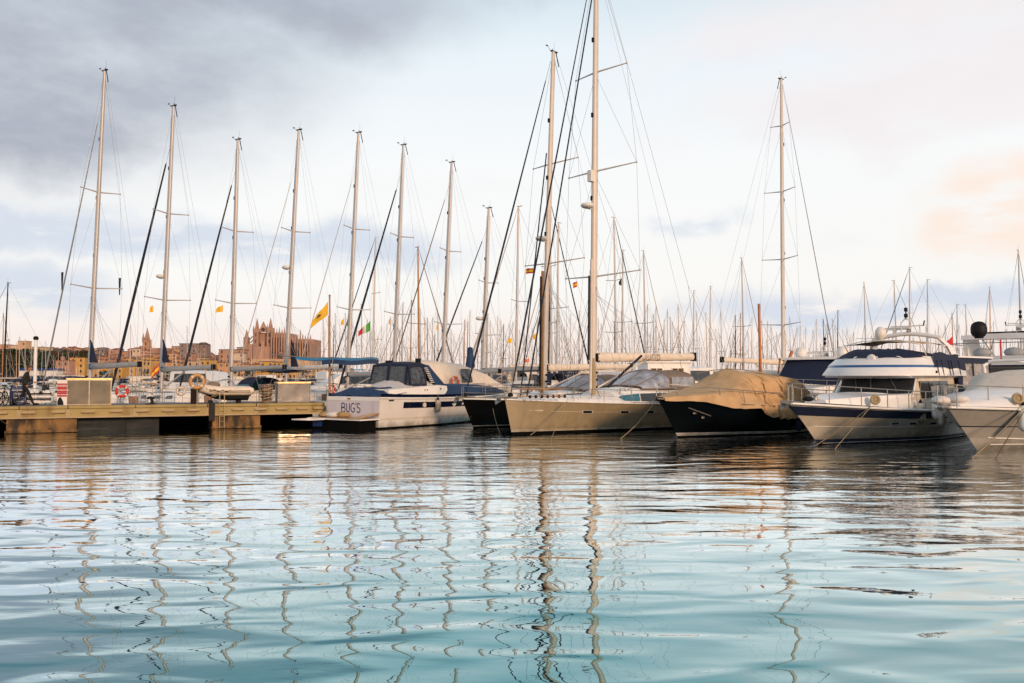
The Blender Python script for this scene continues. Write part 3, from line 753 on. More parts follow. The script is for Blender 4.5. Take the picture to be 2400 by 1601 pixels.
# people
def person():
    o = thing('person', 'man in dark jacket and black trousers striding right along the pier', 'person', pp(pier_s(50), 1.75, PZ), prz + R(-4))
    # local x is the walking direction
    V = [(0, 0, .96), (0, 0, 1.12), (.03, 0, 1.30), (.07, 0, 1.47), (.10, 0, 1.56), (.13, 0, 1.63),   # pelvis .. neck base(5)
         (0, -.10, .92), (.20, -.10, .52), (.36, -.10, .12), (.40, -.10, .06), (.58, -.10, .07),          # right leg forward 6-10
         (0, .10, .92), (-.10, .10, .50), (-.42, .10, .20), (-.47, .10, .12), (-.36, .10, .02),          # left leg back 11-15
         (.05, -.19, 1.46), (-.04, -.24, 1.20), (.10, -.25, .98),                                             # right arm 16-18
         (.05, .19, 1.46), (.10, .25, 1.20), (.32, .22, 1.10)]                                              # left arm 19-21
    E = [(0, 1), (1, 2), (2, 3), (3, 4), (4, 5), (0, 6), (6, 7), (7, 8), (8, 9), (9, 10), (0, 11), (11, 12), (12, 13), (13, 14), (14, 15), (3, 16), (16, 17), (17, 18), (3, 19), (19, 20), (20, 21)]
    Rr = [(.17, .15), (.165, .14), (.18, .15), (.16, .13), (.08, .07), (.065, .065), (.105, .105), (.075, .075), (.055, .055), (.05, .05), (.04, .035), (.105, .105), (.075, .075), (.055, .055), (.05, .05), (.04, .035),
          (.075, .075), (.058, .058), (.04, .04), (.075, .075), (.058, .058), (.04, .04)]
    me = bpy.data.meshes.new('body'); me.from_pydata(V, E, []); ob = bpy.data.objects.new('body', me); COL.objects.link(ob)
    md = ob.modifiers.new('skin', 'SKIN')
    for i, (a, c) in enumerate(Rr): me.skin_vertices[0].data[i].radius = (a, c); me.skin_vertices[0].data[i].use_root = (i == 0)
    sb_ = ob.modifiers.new('sub', 'SUBSURF'); sb_.levels = 2; sb_.render_levels = 2
    dg_ = bpy.context.evaluated_depsgraph_get(); ev = ob.evaluated_get(dg_); m2 = bpy.data.meshes.new_from_object(ev)
    bpy.data.objects.remove(ob); m2.materials.clear(); m2.materials.append(jacket); m2.materials.append(trouser)
    for p in m2.polygons:
        p.use_smooth = True; c = p.center; p.material_index = 1 if c.z < .97 and not (abs(c.y) > .19 and c.z > .9) else 0
    body = bpy.data.objects.new('body', m2); COL.objects.link(body); body.parent = o
    b = MB(); b.ell((.17, 0, 1.76), (.10, .078, .125), 14, 10); b.ell((.255, 0, 1.72), (.035, .028, .03), 6, 4); b.ell((.265, 0, 1.755), (.022, .014, .03), 6, 4)
    for sgn in (-1, 1): b.ell((.155, sgn * .08, 1.75), (.022, .012, .032), 6, 4)
    b.tube([(.10, 0, 1.58), (.14, 0, 1.68)], .058, 8); b.build('head', skin, o)
    for ey in (-.03, .03):
        b = MB(); b.ell((.245, ey, 1.775), (.010, .012, .008), 6, 4); b.build('eye', black_p, o)
    b = MB(); b.ell((.145, 0, 1.80), (.115, .088, .105), 12, 8, bot=-.15); b.ell((.10, 0, 1.76), (.07, .082, .10), 10, 6); b.build('hair', hair, o)
    for (hx, hy, hz, dx, dz) in ((.10, -.25, .98, .25, -1), (.32, .22, 1.10, 1, -.3)):
        d = Vector((dx, 0, dz)).normalized(); c = Vector((hx, hy, hz)); b = MB(); b.ell(c + d * .06, (.042, .022, .05), 8, 6)
        for q in range(4): f0 = c + d * .09 + Vector((0, (q - 1.5) * .017, 0)); b.tube([f0, f0 + d * .045, f0 + d * .065 + Vector((.02, 0, -.015))], .0085, 5)
        b.tube([c + d * .03 + Vector((.03, 0, 0)), c + d * .07 + Vector((.055, 0, 0)), c + d * .10 + Vector((.05, 0, 0))], .011, 5); b.build('hand', skin, o)
    for (p, yaw) in (((.50, -.10, .045), 0), ((-.42, .10, .065), .5)):
        b = MB(); q = Matrix.Rotation(yaw, 3, 'Y')
        rings = []
        for x, w_, h_ in ((-.13, .035, .05), (-.06, .045, .06), (.05, .05, .045), (.14, .03, .025)):
            rings.append([Vector(p) + q @ Vector((x, w_ * math.cos(6.2832 * j / 8), h_ * math.sin(6.2832 * j / 8))) for j in range(8)])
        b.loft(rings); b.build('shoe', black_p, o)
    return o
person()
# bicycles
def bicycle(s, n, rz, label, fm):
    o = thing('bicycle', label, 'bicycle', pp(s, n, PZ), rz, 'bicycles parked on the pier')
    for x in (-.52, .52):
        b = MB(); b.torus((x, 0, .34), .33, .022, 24, 6); b.torus((x, 0, .34), .30, .012, 24, 4, mat=1)
        for k in range(10):
            a = 6.2832 * k / 10; b.tube([(x, 0, .34), (x + .3 * math.cos(a), 0, .34 + .3 * math.sin(a))], .004, 3, 1)
        b.build('wheel', [rubber, steel], o)
    b = MB(); bb = (-.05, 0, .32); st = (-.16, 0, .78); hd = (.38, 0, .82); hl = (.42, 0, .68); rw = (-.52, 0, .34); fw = (.52, 0, .34)
    for a, c in ((bb, st), (st, hd), (bb, hl), (bb, rw), (st, rw), (hl, fw), (hd, hl)): b.tube([a, c], .022, 6)
    b.build('frame', fm, o)
    b = MB(); b.tube([hd, (.35, 0, .96)], .016, 5); b.tube([(.25, -.28, .98), (.36, -.1, .97), (.36, .1, .97), (.25, .28, .98)], .016, 6); b.build('handlebar', steel, o)
    b = MB(); b.tube([st, (-.19, 0, .90)], .016, 5); b.ell((-.2, 0, .93), (.14, .07, .035), 8, 5); b.build('saddle', rubber, o)
    b = MB(); b.torus(bb, .09, .012, 14, 4); b.tube([(-.05, -.1, .32), (-.05, -.1, .16)], .012, 4); b.tube([(-.05, .1, .32), (-.05, .1, .48)], .012, 4); b.box((-.05, -.15, .15), (.09, .08, .02)); b.box((-.05, .15, .49), (.09, .08, .02)); b.build('crank', black_p, o)
    return o
bicycle(pier_s(-4), 1.0, prz + R(75), 'dark bicycle with its handlebar turned to the left picture edge', black_p)
bicycle(pier_s(12), 1.5, prz + R(35), 'silver bicycle parked behind the dark one at the left edge', steel)
bicycle(pier_s(22), .9, prz + R(100), 'blue framed bicycle parked nearest the walking man', bluebox)
o = thing('blue_crate', 'blue slatted plastic crate standing between the bicycles and the walking man', 'crate', pp(pier_s(29), 2.6, PZ), prz)
b = MB()
for z in (.08, .26, .44, .62, .80): b.box((0, 0, z), (.62, .5, .11))
b.box((0, 0, .45), (.56, .44, .9)); b.build('body', bluebox, o)
for z in (.17, .35, .53, .71):
    b = MB(); b.box((0, -.225, z), (.5, .02, .045)); b.build('slot', canv_sheet, o)
# bench
o = thing('slatted_bench', 'low bench with pale and dark slats behind the walking man', 'bench', pp(pier_s(66), 3.0, PZ), prz)
for k in range(4):
    b = MB(); b.box((0, .05 * k, .12 + .13 * k), (1.5, .04, .075)); b.build('slat', gel2 if k % 2 == 0 else wood_d, o)
for x in (-.7, 0, .7):
    b = MB(); b.tube([(x, -.05, 0), (x, .22, .62)], .022, 5); b.build('leg', steel, o)
fender(pp(pier_s(96), WID + .12, PZ + .38), 'white fender with dark top standing at the pier back edge right of the man', .62, .17, group='white fenders at the back of the pier')
fender(pp(pier_s(118), WID + .25, PZ + .30), 'paler white fender beside the notice board at the back of the pier', .5, .15, group='white fenders at the back of the pier')
# small outboard motor on the rail, helm gear beyond the pier
o = thing('outboard_motor', 'white outboard motor with black cowl clamped to a rail behind the man', 'outboard motor', pp(pier_s(90), WID + .5, 0), prz)
b = MB(); b.box((0, 0, 2.05), (.34, .26, .30), taper=.8); b.build('cowl', black_p, o)
b = MB(); b.box((0, 0, 1.7), (.14, .12, .5)); b.box((0, 0, 1.42), (.26, .2, .08)); b.build('shaft_leg', gel2, o)
b = MB(); b.tube([(-.7, 0, 1.25), (-.7, 0, 2.0), (.7, 0, 2.0), (.7, 0, 1.25)], .02, 5); b.tube([(0, 0, 1.0), (0, 0, 1.5)], .03, 5); b.build('mount_rail', steel, o)
# rope from the left foreground down to the water
rope([pp(pier_s(2), -.05, .68), at(105, 1048, 33.5)], 'long brown mooring line slanting from the pier into the water at lower left', .016, rope_d, sag=.05)

# ---------------------------------------------------------------- sailing yachts left, beyond the quay (bows to the left and away)
LEFT_G = 'moored sailing yachts lined up beyond the pier'
HEAD = R(-35)
def mast_pos(px):
    k = (px * 1.0208 - 1200) / 2000.0
    y = 65.7 / (1 - .602 * k); return k * y, y
def solve_mast(o, mx, px, py):
    d = Matrix.Rotation(o.rotation_euler.z, 3, 'Z') @ Vector((1, 0, 0)); B = Vector(o.location) + d * mx; rk = 0
    for _ in range(30):
        P = at(px, py, B.y + rk * d.y); rk = (P.x - B.x) / d.x
    return rk, P.z
def left_yacht(i, px, top_y, tx, label, stay, spread_y, boomc, hood=None, radar=None, blade=False, wheelr=.55, boomy=None, bimini=None, hullm=None):
    X, Y = mast_pos(px); mx = 5.3
    d = Vector((math.cos(HEAD), math.sin(HEAD), 0))
    o = thing('sailing_yacht', label, 'sailing boat', Vector((X, Y, 0)) - d * mx, HEAD, LEFT_G)
    H = Hull(12.2, 3.5, 1.45, 1.15, 1.1, .5, -.3)
    H.build(o, [(-.3, 1), (0.02, 1), (.10, 0), (.8, 2 if hullm else 0), (.9, 0), (1, 0)], [hullm or gel, botnavy, navy], nt=14)
    b = MB(); house(b, [(3.2, [(.5, 1.2), (.4, 1.3), (0, 1.33)]), (4.6, [(1.0, 1.15), (.85, 1.5), (0, 1.58)]), (8.2, [(1.1, 1.1), (.95, 1.68), (0, 1.76)]), (8.5, [(1.1, 1.1), (1.0, 1.5), (0, 1.6)])], 0); b.build('cabin', gel2, o)
    for x in (4.8, 6.1, 7.3):
        for sgn in (-1, 1):
            b = MB(); b.add([(x, sgn * 1.03, 1.28), (x + .8, sgn * 1.06, 1.30), (x + .8, sgn * 1.02, 1.50), (x + .05, sgn * .98, 1.46)], [(0, 1, 2, 3)]); b.build('cabin_window', glass_dark, o)
    rake, ztop = solve_mast(o, mx, tx * 1.0208, top_y * 1.0208)
    zsp = [at(px * 1.0208, sy * 1.0208, Y).z for sy in spread_y]
    b_z = HCAM + (883 - (boomy or 850) * 1.0208) / 2000 * Y
    rig(o, mx, 1.5, ztop, rake, .15, alu, [(z, 1.55 - .35 * k) for k, z in enumerate(sorted(zsp))], boom=(b_z, 5.0, .17, boomc), bow=(-.3, 0, 1.5), stern=(11.9, 0, 1.3), beam=3.3, stay=stay, radar=radar, w=.007)
    H.rail(o, .0, 1.0, 7, .6, .012, mid=True)
    # pushpit
    b = MB(); e = H.pt(1, 1); b.tube([(e.x - 1.2, -1.35, 1.05), (e.x - 1.2, -1.35, 1.75), (e.x - .1, -1.2, 1.75), (e.x, 0, 1.75), (e.x - .1, 1.2, 1.75), (e.x - 1.2, 1.35, 1.75), (e.x - 1.2, 1.35, 1.05)], .016, 5)
    b.tube([(e.x, -.7, 1.05), (e.x, -.7, 1.75)], .014, 5); b.tube([(e.x, .7, 1.05), (e.x, .7, 1.75)], .014, 5); b.build('stern_rail', steel, o)
    for y in (-.75, .75):
        pedestal(o, (10.4, y, .9), .75); wheel(o, (10.65, y, 1.65), wheelr)
    b = MB(); b.box((9.6, 0, 1.25), (1.0, .5, .5)); b.build('cockpit_table', teak, o)
    if hood: sprayhood(o, 6.9, 8.9, 1.25, 1.45, 2.55, hood[0], hood[1])
    if bimini:
        b = MB(); n = 8; b.sheet([[Vector((x, y, 2.95 + .12 * math.cos(y * 1.2) - .05 * abs(x - 10.2))) for y in [lerp(-1.3, 1.3, j / n) for j in range(n + 1)]] for x in (9.0, 9.6, 10.4, 11.2, 11.6)])
        b.sheet([[Vector((x, y, 2.87 + .12 * math.cos(y * 1.2) - .05 * abs(x - 10.2))) for y in [lerp(-1.3, 1.3, j / n) for j in range(n + 1)]] for x in (9.0, 9.6, 10.4, 11.2, 11.6)])
        bo = b.build('bimini_top', bimini, o); b = MB()
        for x in (9.3, 11.2):
            for sgn in (-1, 1): b.tube([(10.2, sgn * 1.35, 1.2), (x, sgn * 1.3, 2.85)], .016, 5)
        b.build('bimini_frame', steel, bo)
    if blade:
        for sgn in (-1, 1):
            c = Vector((mx + .1, sgn * 1.75, min(zsp) + .25)); b = MB(); b.loft([[c + Vector((x * w_, y * w_, z)) for x, y in ((-.14, 0), (0, .05), (.14, 0), (0, -.05))] for z, w_ in ((-.5, .4), (.1, .8), (.55, 1))], 0); b.build('radar_reflector', stay_dark, o)
    return o, H, ztop
thin = (stay_light, .028, .86)
left_yacht(1, 205, 163, 240, 'tall sailing yacht behind the grey locker with dark blades on its lower spreaders', (wire, .045, .90), (445, 663), canv_grey, blade=True, boomy=842)
left_yacht(2, 370, 244, 398, 'second tall sailing yacht from the left with thick dark furled headsail and a radar dome', (stay_dark, .085, .86), (493, 690), canv_grey, radar=(HCAM + (883 - 634 * 1.0208) / 2000 * 52.7, -1), boomy=848, wheelr=.8)
left_yacht(3, 530, 321, 546, 'sailing yacht with dark furled headsail and turquoise spray hood behind the cream dinghy', (stay_dark, .075, .88), (532, 697), canv_grey, hood=(canv_navy, glass_blue), boomy=848, bimini=canv_navy)
left_yacht(4, 655, 299, 686, 'sailing yacht whose mast stands just right of the cathedral with a pale radar dome', thin, (534, 708), canv_sheet, radar=(HCAM + (883 - 614 * 1.0208) / 2000 * 56.7, -1), boomy=846)
left_yacht(5, 797, 305, 823, 'sailing yacht moored behind the left end of the lettered motorboat, thin pale forestay', thin, (528, 712), canv_grey, boomy=860)
left_yacht(6, 903, 333, 926, 'sailing yacht behind the navy wheelhouse with thick dark headsail leaning left', (stay_dark, .08, .88), (545, 722), canv_grey, boomy=860)
left_yacht(7, 1015, 373, 1037, 'sailing yacht with a brown furled headsail behind the cream covered boat', (stay_brown, .045, .90), (578, 745), canv_grey, boomy=856)
left_yacht(8, 1107, 478, 1122, 'shortest of the tall sailing yachts in the row, right of the blue folded parasol', (stay_dark, .06, .88), (650, 770), canv_grey, radar=(HCAM + (883 - 731 * 1.0208) / 2000 * 64.4, -1), boomy=850)

# dark triangular storm sails hoisted behind three masts
for px, py0, py1, Y, w_ , lab in ((212, 797, 850, 49.3, .85, 'dark blue triangular cloth beside the mast above the grey locker'), (382, 796, 850, 51.4, .75, 'dark blue triangular cloth beside the second mast from the left'), (683, 796, 860, 55.4, .7, 'dark blue narrow cloth beside the mast right of the cathedral')):
    a = at(px, py0, Y); c = at(px + 2, py1, Y); o = thing('folded_cloth', lab, 'sail cloth', a, HEAD, 'dark triangular cloths beside the masts')
    h = a.z - c.z; b = MB(); rings = []
    for i in range(7):
        t = i / 6; rings.append([Vector((w_ * t ** .8 * (.5 + .5 * math.cos(q)) , .06 * math.sin(q * 2 + i) * t + .05 * math.sin(q), -h * t)) for q in [6.2832 * j / 10 for j in range(10)]])
    b.loft(rings); b.build('cloth', canv_navy, o)
# flags over the left row
def yflag(px, py, Y, label, w, h, droop, **k):
    return flag(at(px * 1.0208, py * 1.0208, Y), label, w, h, R(droop), k.pop('m', yel_p), rz=k.pop('rz', R(8)), **k)
YG = 'small yellow courtesy flags under the spreaders'
yflag(352, 700, 51.0, 'small yellow flag under the left spreader of the second mast from the left', .26, .42, 40, group=YG, taper=.7)
yflag(512, 700, 53, 'small yellow flag above the turquoise hooded yacht, left of the cathedral', .48, .42, 30, group=YG, taper=.6)
yflag(790, 729, 58, 'small yellow flag hanging left of the mast behind the big yellow flag', .36, .48, 55, group=YG, taper=.5)
yflag(896, 729, 60, 'small yellow flag hanging left of the mast above the navy wheelhouse', .26, .5, 65, group=YG, taper=.5)
yflag(1007, 742, 62, 'small yellow flag hanging left of the mast above the cream covered boat', .32, .5, 60, group=YG, taper=.5)
yflag(1175, 774, 62, 'small yellow flag near the tan bow of the yacht with the lettered boom', .38, .4, 35, group=YG, taper=.6)
yflag(1232, 764, 50, 'small yellow flag just left of the thick mast with the wooden spar', .3, .36, 40, group=YG, taper=.6)
flag(at(373, 852, 50), 'red and yellow striped flag on the stern of the second yacht from the left', .62, .45, R(48), None, rz=R(8), bands=('v', (.27, red_p), (.73, yel_p), (1.0, red_p)), group='flags flying over the boats')
# flag pole with the big yellow flag
o = thing('flag_pole', 'tall wooden pole carrying the big yellow flag', 'pole', at(757 * 1.0208, 925, 49.5) * 1, 0)
o.location.z = 0; b = MB(); zt = at(770, 693, 49.5).z; b.tube([(0, 0, .3), (-.05, 0, zt)], [.07, .045], 8); b.build('pole', wood_m, o)
b = MB(); b.ell((-.05, 0, zt), .07, 8, 6); b.build('finial', wood_m, o)
fo = flag(at(771, 706, 49.5) + Vector((-.05, 0, 0)), 'big yellow flag on the wooden pole right of the cathedral', 1.55, .78, R(52), yel_p, rz=R(5), taper=.45, wrap=.1)
b = MB(); b.poly([(-.35, -.12, -.78), (-.48, -.12, -.92), (-.62, -.12, -1.02), (-.52, -.12, -.80)], .01); b.build('dark_emblem', blk_p, fo)
flag(at(868, 752, 54), 'green white and red flag hanging behind the navy wheelhouse', 1.0, .62, R(42), None, rz=R(6), bands=[(.36, grn_p), (.66, wht_p), (1.0, red_p)], taper=.5, wrap=.09)
flag(at(1250, 628, 46.5), 'red yellow red flag under the left spreader of the shorter big mast', .42, .28, R(8), None, rz=R(6), bands=('v', (.27, red_p), (.73, yel_p), (1.0, red_p)), group='small red and yellow flags high in the rigging')
flag(at(1353, 659, 41.2), 'red yellow red flag under the left spreader of the tallest mast', .24, .26, R(25), None, rz=R(6), bands=('v', (.27, red_p), (.73, yel_p), (1.0, red_p)), group='small red and yellow flags high in the rigging')
flag(at(1457, 650, 43), 'narrow dark flag right of the tallest mast', .3, .42, R(60), blk_p, rz=R(6), taper=.3)
flag(at(1240, 835, 55), 'orange and white flag low behind the black hulled yacht', .42, .38, R(30), None, bands=('v', (.3, wht_p), (1.0, org_p)), taper=.6)
flag(at(2233, 787, 41), 'bright red flag flying at the stern of the flybridge motor yacht', .62, .42, R(40), red_p, rz=R(10), taper=.35)
flag(at(2347, 790, 45), 'dark red flag hanging limp in front of the big yacht at the right edge', .28, 1.15, R(70), red_p, rz=R(10), taper=.9, wrap=.03)
# ---------------------------------------------------------------- lettered motorboat BUG'S (stern to the left and near, bow right and away)
A_B = R(55 + 180)                       # local x runs aft
d_b = Vector((math.cos(R(55)), math.sin(R(55)), 0)); n_b = Vector((math.sin(R(55)), -math.cos(R(55)), 0))   # n_b: towards the camera side (+y)
BL = 12.4
st_c = Vector((-6.45, 42.0, 0)) - n_b * 1.85 - d_b * .0
bugs = thing('motorboat', 'white and blue motorboat lettered BUGS with clear plastic wheelhouse windows and swim platform', 'motorboat', st_c + d_b * BL, A_B)
H = Hull(BL, 3.8, 1.62, 1.50, 1.60, .9, .05, tm=.62, p=2.2, q=.9, tw=.97, w0=.3, w1=.9, fl=.8)
H.build(bugs, [(-.3, 1), (.0, 1), (.06, 0), (.28, 2), (.34, 0), (.93, 0), (.96, 0), (1, 0)], [gel, bottom, cream], nt=20)
H.toerail(bugs, gel2, .045, .97, name='rubbing_strake')
# navy side stripe panel with portholes, white strip
def sidepatch(H, t0, t1, v0, v1, sg, out, n=8):
    return [[H.pt(lerp(t0, t1, i / n), v, sg, out) for i in range(n + 1)] for v in (v0, v1)]
for sg in (-1, 1):
    b = MB(); b.sheet(sidepatch(H, .18, .87, .645, .845, sg, .012)); b.build('navy_stripe', navy, bugs)
    b = MB(); b.sheet(sidepatch(H, .02, .995, 1.0, 1.10, sg, .005)); b.build('bulwark_stripe', navy, bugs)
for t in (.84, .75):
    b = MB(); c = H.pt(t, .74, 1, .02); b.lathe(c, [(.13, -.02), (.13, .03)], 14, axis='Y'); b.build('porthole', glass_dark if t > .8 else cream, bugs)
b = MB(); c = H.pt(.94, .90, 1, .02); b.box(c, (.32, .03, .07)); b.build('air_vent', black_p, bugs)
# lettering on the transom (faces local +x)
b = MB(); tx = BL + .056
Bl = [[(0, 0), (0, 1)], [(0, 1), (.38, .97), (.5, .85), (.5, .68), (.38, .55), (0, .52)], [(0, .52), (.45, .48), (.58, .34), (.56, .12), (.38, 0), (0, .02)]]
Ul = [[(.8, 1), (.8, .3), (.86, .1), (1.0, 0), (1.14, .04), (1.26, .2), (1.28, 1)]]
Gl = [arc(1.82, .5, .32, .5, 50, 330, 14) + [(2.1, .45)], [(1.82, .45), (2.14, .45)]]
Ap = [[(2.32, 1.08), (2.27, .84)]]
Sl = [arc(2.72, .75, .24, .26, 30, 270, 8) + arc(2.70, .25, .26, .27, 80, -150, 10)]
strokes(b, Bl + Ul + Gl + Ap + Sl, (tx, -.85 + .05, .82), (0, 1, 0), (0, 0, 1), .44, .055, .006)
b.build('lettering', letter_n, bugs)
b = MB(); b.box((BL + .07, -.28, 1.50), (.03, .22, .035)); b.build('emblem_blue', letter_n, bugs)
b = MB(); b.box((BL + .07, -.26, 1.455), (.03, .20, .03)); b.build('emblem_yellow', yel_p, bugs)
b = MB(); b.add([(BL + .058, -1.84, 1.38), (BL + .058, 1.78, 1.38), (BL + .058, 1.78, .5), (BL + .058, -1.8, .5)], [(0, 1, 2, 3)]); b.build('transom_panel', lav_shade, bugs)
b = MB(); b.add([(BL + .06, -1.84, 1.40), (BL + .06, 1.84, 1.40), (BL + .06, 1.84, 1.60), (BL + .06, -1.84, 1.60)], [(0, 1, 2, 3)]); b.build('transom_band', gel2, bugs)
# navy stern cover sheet
b = MB(); rows = []
for i in range(9):
    x = lerp(BL + .06, BL - 1.9, i / 8); t = i / 8
    rows.append([Vector((x, y, 1.63 + (.42 * math.sin(min(1, t * 2) * 1.5708)) * (1 - (abs(y) / 1.9) ** 4 * .8) - .04 * math.sin(y * 5 + i))) for y in [lerp(-1.86, 1.86, j / 10) for j in range(11)]])
b.sheet(rows); b.build('stern_cover', canv_blue, bugs)
b = MB(); b.ell((BL - .9, .1, 2.13), (.26, .2, .10), 8, 5); b.build('cover_knot', wht_p, bugs)
# cockpit coaming and light cover forward of it
b = MB(); house(b, [(BL - .6, [(1.86, 1.55), (1.80, 1.95), (1.3, 1.97), (0, 1.97)]), (BL - 4.6, [(1.80, 1.6), (1.72, 2.15), (1.25, 2.17), (0, 2.17)]), (BL - 5.4, [(1.7, 1.6), (1.6, 2.1), (1.2, 2.15), (0, 2.15)])]); b.build('coaming', gel2, bugs)
b = MB(); rows = []
for i in range(8):
    x = lerp(BL - 1.7, BL - 4.4, i / 7); hh = .72 * math.sin(math.pi * min(1, i / 7 * .62 + .0))
    rows.append([Vector((x, y, 1.98 + hh * (1 - (abs(y) / 1.7) ** 2) + .03 * math.sin(y * 6 + i * 1.7))) for y in [lerp(-1.7, 1.7, j / 10) for j in range(11)]])
b.sheet(rows); b.build('cockpit_cover', canv_sheet, bugs)
# wheelhouse
x0, x1 = BL - 3.0, BL - 4.25; zr = 3.24
b = MB(); rows = []
for i in range(8):
    t = i / 7; x = lerp(x0 + .25, x1 + .2, t)
    rows.append([Vector((x, y, zr + .16 * math.sin(math.pi * (.12 + .76 * t)) - .10 * (abs(y) / 1.5) ** 3 + .01 * math.sin(i * 3 + y * 4))) for y in [lerp(-1.25, 1.25, j / 8) for j in range(9)]])
b.sheet(rows); b.sheet([[p - Vector((0, 0, .16)) for p in r] for r in rows]); b.build('canopy_roof', canv_navy, bugs)
b = MB()
for sg in (-1, 1):
    e = [r[8 if sg > 0 else 0] for r in rows]; b.sheet([e, [p + Vector((0, sg * .03, -.22)) for p in e]])
e = rows[0]; b.sheet([e, [p + Vector((.05, 0, -.24)) for p in e]]); b.build('canopy_skirt', canv_navy, bugs)
for sg in (-1, 1):
    y = sg * 1.25; yb = sg * 1.48
    for xa, xc, m_, nm in ((x0 + .25, x1 + .35, vinyl_d, 'side_window'),):
        b = MB(); n = 6; b.sheet([[Vector((lerp(xa, xc, i / n) + dx, lerp(y, yb, k / 4) + sg * .02 * math.sin(i * 2 + k), lerp(zr - .12, 2.2, k / 4))) for i in range(n + 1)] for k, dx in zip(range(5), (0, .02, .04, .06, .08))])
        b.build(nm, m_, bugs)
    b = MB()
    for xa in (x0 + .3, x1 + .35): b.poly([(xa + .05, y, zr), (xa - .06, y, zr), (xa + .02, yb, 2.15), (xa + .14, yb, 2.15)], .03)
    b.poly([(x0 + .25, yb, 2.22), (x1 + .4, yb, 2.22), (x1 + .4, yb + sg * .02, 2.10), (x0 + .25, yb + sg * .02, 2.10)], .03); b.build('canvas_frame', canv_navy, bugs)
    # slanted navy pillar with louvres, windscreen ahead
    b = MB(); b.poly([(x1 + .35, y, zr), (x1 + .0, y, zr - .02), (x1 - 1.15, yb, 2.12), (x1 - .35, yb, 2.12)], .06); b.build('side_pillar', canv_blue, bugs)
    for k in range(9):
        z = lerp(zr - .18, 2.3, k / 8); xx = lerp(x1 + .38, x1 - .15, (zr - z) / (zr - 2.1)); yy = lerp(y, yb, (zr - z) / (zr - 2.1)) + sg * .045
        b = MB(); b.box((xx - .02, yy, z), (.28, .03, .045)); b.build('louvre', canv_sheet, bugs)
b = MB(); b.sheet([[Vector((x1 + .1 - .1 * (1 - (y / 1.45) ** 2), y, zr - .05)) for y in [lerp(-1.2, 1.2, j / 8) for j in range(9)]], [Vector((x1 - 1.25 - .25 * (1 - (y / 1.6) ** 2), y, 2.12)) for y in [lerp(-1.42, 1.42, j / 8) for j in range(9)]]]); b.build('windscreen', glass_dark, bugs)
b = MB(); b.sheet([[Vector((x0 + .3, y, zr - .1)) for y in [lerp(-1.2, 1.2, j / 8) for j in range(9)]], [Vector((x0 + .45, y, 2.15)) for y in [lerp(-1.4, 1.4, j / 8) for j in range(9)]]]); b.build('rear_window', vinyl_d, bugs)
b = MB()
for y in (-.15, 1.15): b.poly([(x0 + .33, y - .06, zr - .1), (x0 + .33, y + .06, zr - .1), (x0 + .48, y + .06, 2.15), (x0 + .48, y - .06, 2.15)], .03)
b.build('canvas_frame', canv_navy, bugs)
b = MB(); b.box((x0 - .1, -.5, zr + .16), (.3, .3, .14)); b.box((x1 + .3, .8, zr + .2), (.22, .22, .28)); b.build('roof_box', black_p, bugs)
# foredeck trunk in navy canvas
b = MB(); house(b, [(x1 - .2, [(1.78, 1.6), (1.6, 2.12), (1.0, 2.18), (0, 2.2)]), (4.2, [(1.62, 1.62), (1.42, 2.10), (.9, 2.18), (0, 2.2)]), (1.5, [(1.12, 1.66), (.92, 1.94), (.5, 2.04), (0, 2.06)]), (-.3, [(.35, 1.68), (.25, 1.72), (.1, 1.74), (0, 1.75)])], smooth=True)
b.build('foredeck_cover', canv_blue, bugs)
b = MB()
for y in (1.75, 1.75): b.lathe((BL - 3.4, 1.76, 1.9), [(.04, -.02), (.04, .02)], 8, axis='Y')
b.lathe((BL - 3.6, 1.76, 1.9), [(.04, -.02), (.04, .02)], 8, axis='Y'); b.lathe((BL - 4.7, 1.76, 1.95), [(.04, -.02), (.04, .02)], 8, axis='Y'); b.build('deck_fitting', black_p, bugs)
# swim platform
b = MB(); b.box((BL + .72, 0, .52), (1.35, 3.7, .07)); b.build('swim_platform', gel2, bugs)
b = MB(); b.box((BL + .70, 0, .24), (1.15, 3.3, .52)); b.build('platform_underside', bottom, bugs)
for k in range(7):
    b = MB(); b.box((BL + .2 + .17 * k, 0, .566), (.13, 3.3, .025)); b.build('plank', teak, bugs)
b = MB(); b.poly([(BL + 1.42, 1.0, .56), (BL + 1.42, 1.86, .60), (BL + .1, 1.90, .80), (BL + .1, 1.5, .80)], .05); b.build('platform_ramp', boxlid, bugs)
b = MB(); b.box((BL + 1.30, -1.15, .32), (.28, .5, .36)); b.build('blue_tank', bluebox, bugs)
b = MB(); b.box((BL + 1.9, -1.2, .50), (1.1, 1.2, .05)); b.build('gangway', gel2, bugs)
for q, (dx, dy, sz) in enumerate(((.5, -1.5, .32), (.6, -.9, .38), (.4, -.35, .34), (.9, -1.2, .2))):
    b = MB(); r_ = random.Random(q); rings = []
    for i in range(6):
        a = lerp(-1.5, 1.5, i / 5); rings.append([Vector((BL + dx + math.cos(a) * sz * math.cos(t) * r_.uniform(.7, 1.2), dy + 1.2 * math.cos(a) * sz * math.sin(t) * r_.uniform(.7, 1.2), .68 + .5 * sz * math.sin(a) * r_.uniform(.8, 1.1))) for t in [6.2832 * j / 9 for j in range(9)]])
    b.loft(rings); tag(b.build('rope_heap', debris if q != 1 else canv_sheet), ['straw coloured rope heap at the left end of the swim platform', 'pale crumpled cloth in the middle of the swim platform heaps', 'straw coloured rope heap on the swim platform nearest the lettering', 'small straw bundle in front of the rope heaps on the swim platform'][q], 'rope heap', 'rope heaps on the swim platform')
for o_ in [x for x in scene.objects if x.name.startswith('rope_heap')]:
    o_.location = bugs.location; o_.rotation_euler.z = A_B
H.rail(bugs, .0, .34, 5, .55, .016)
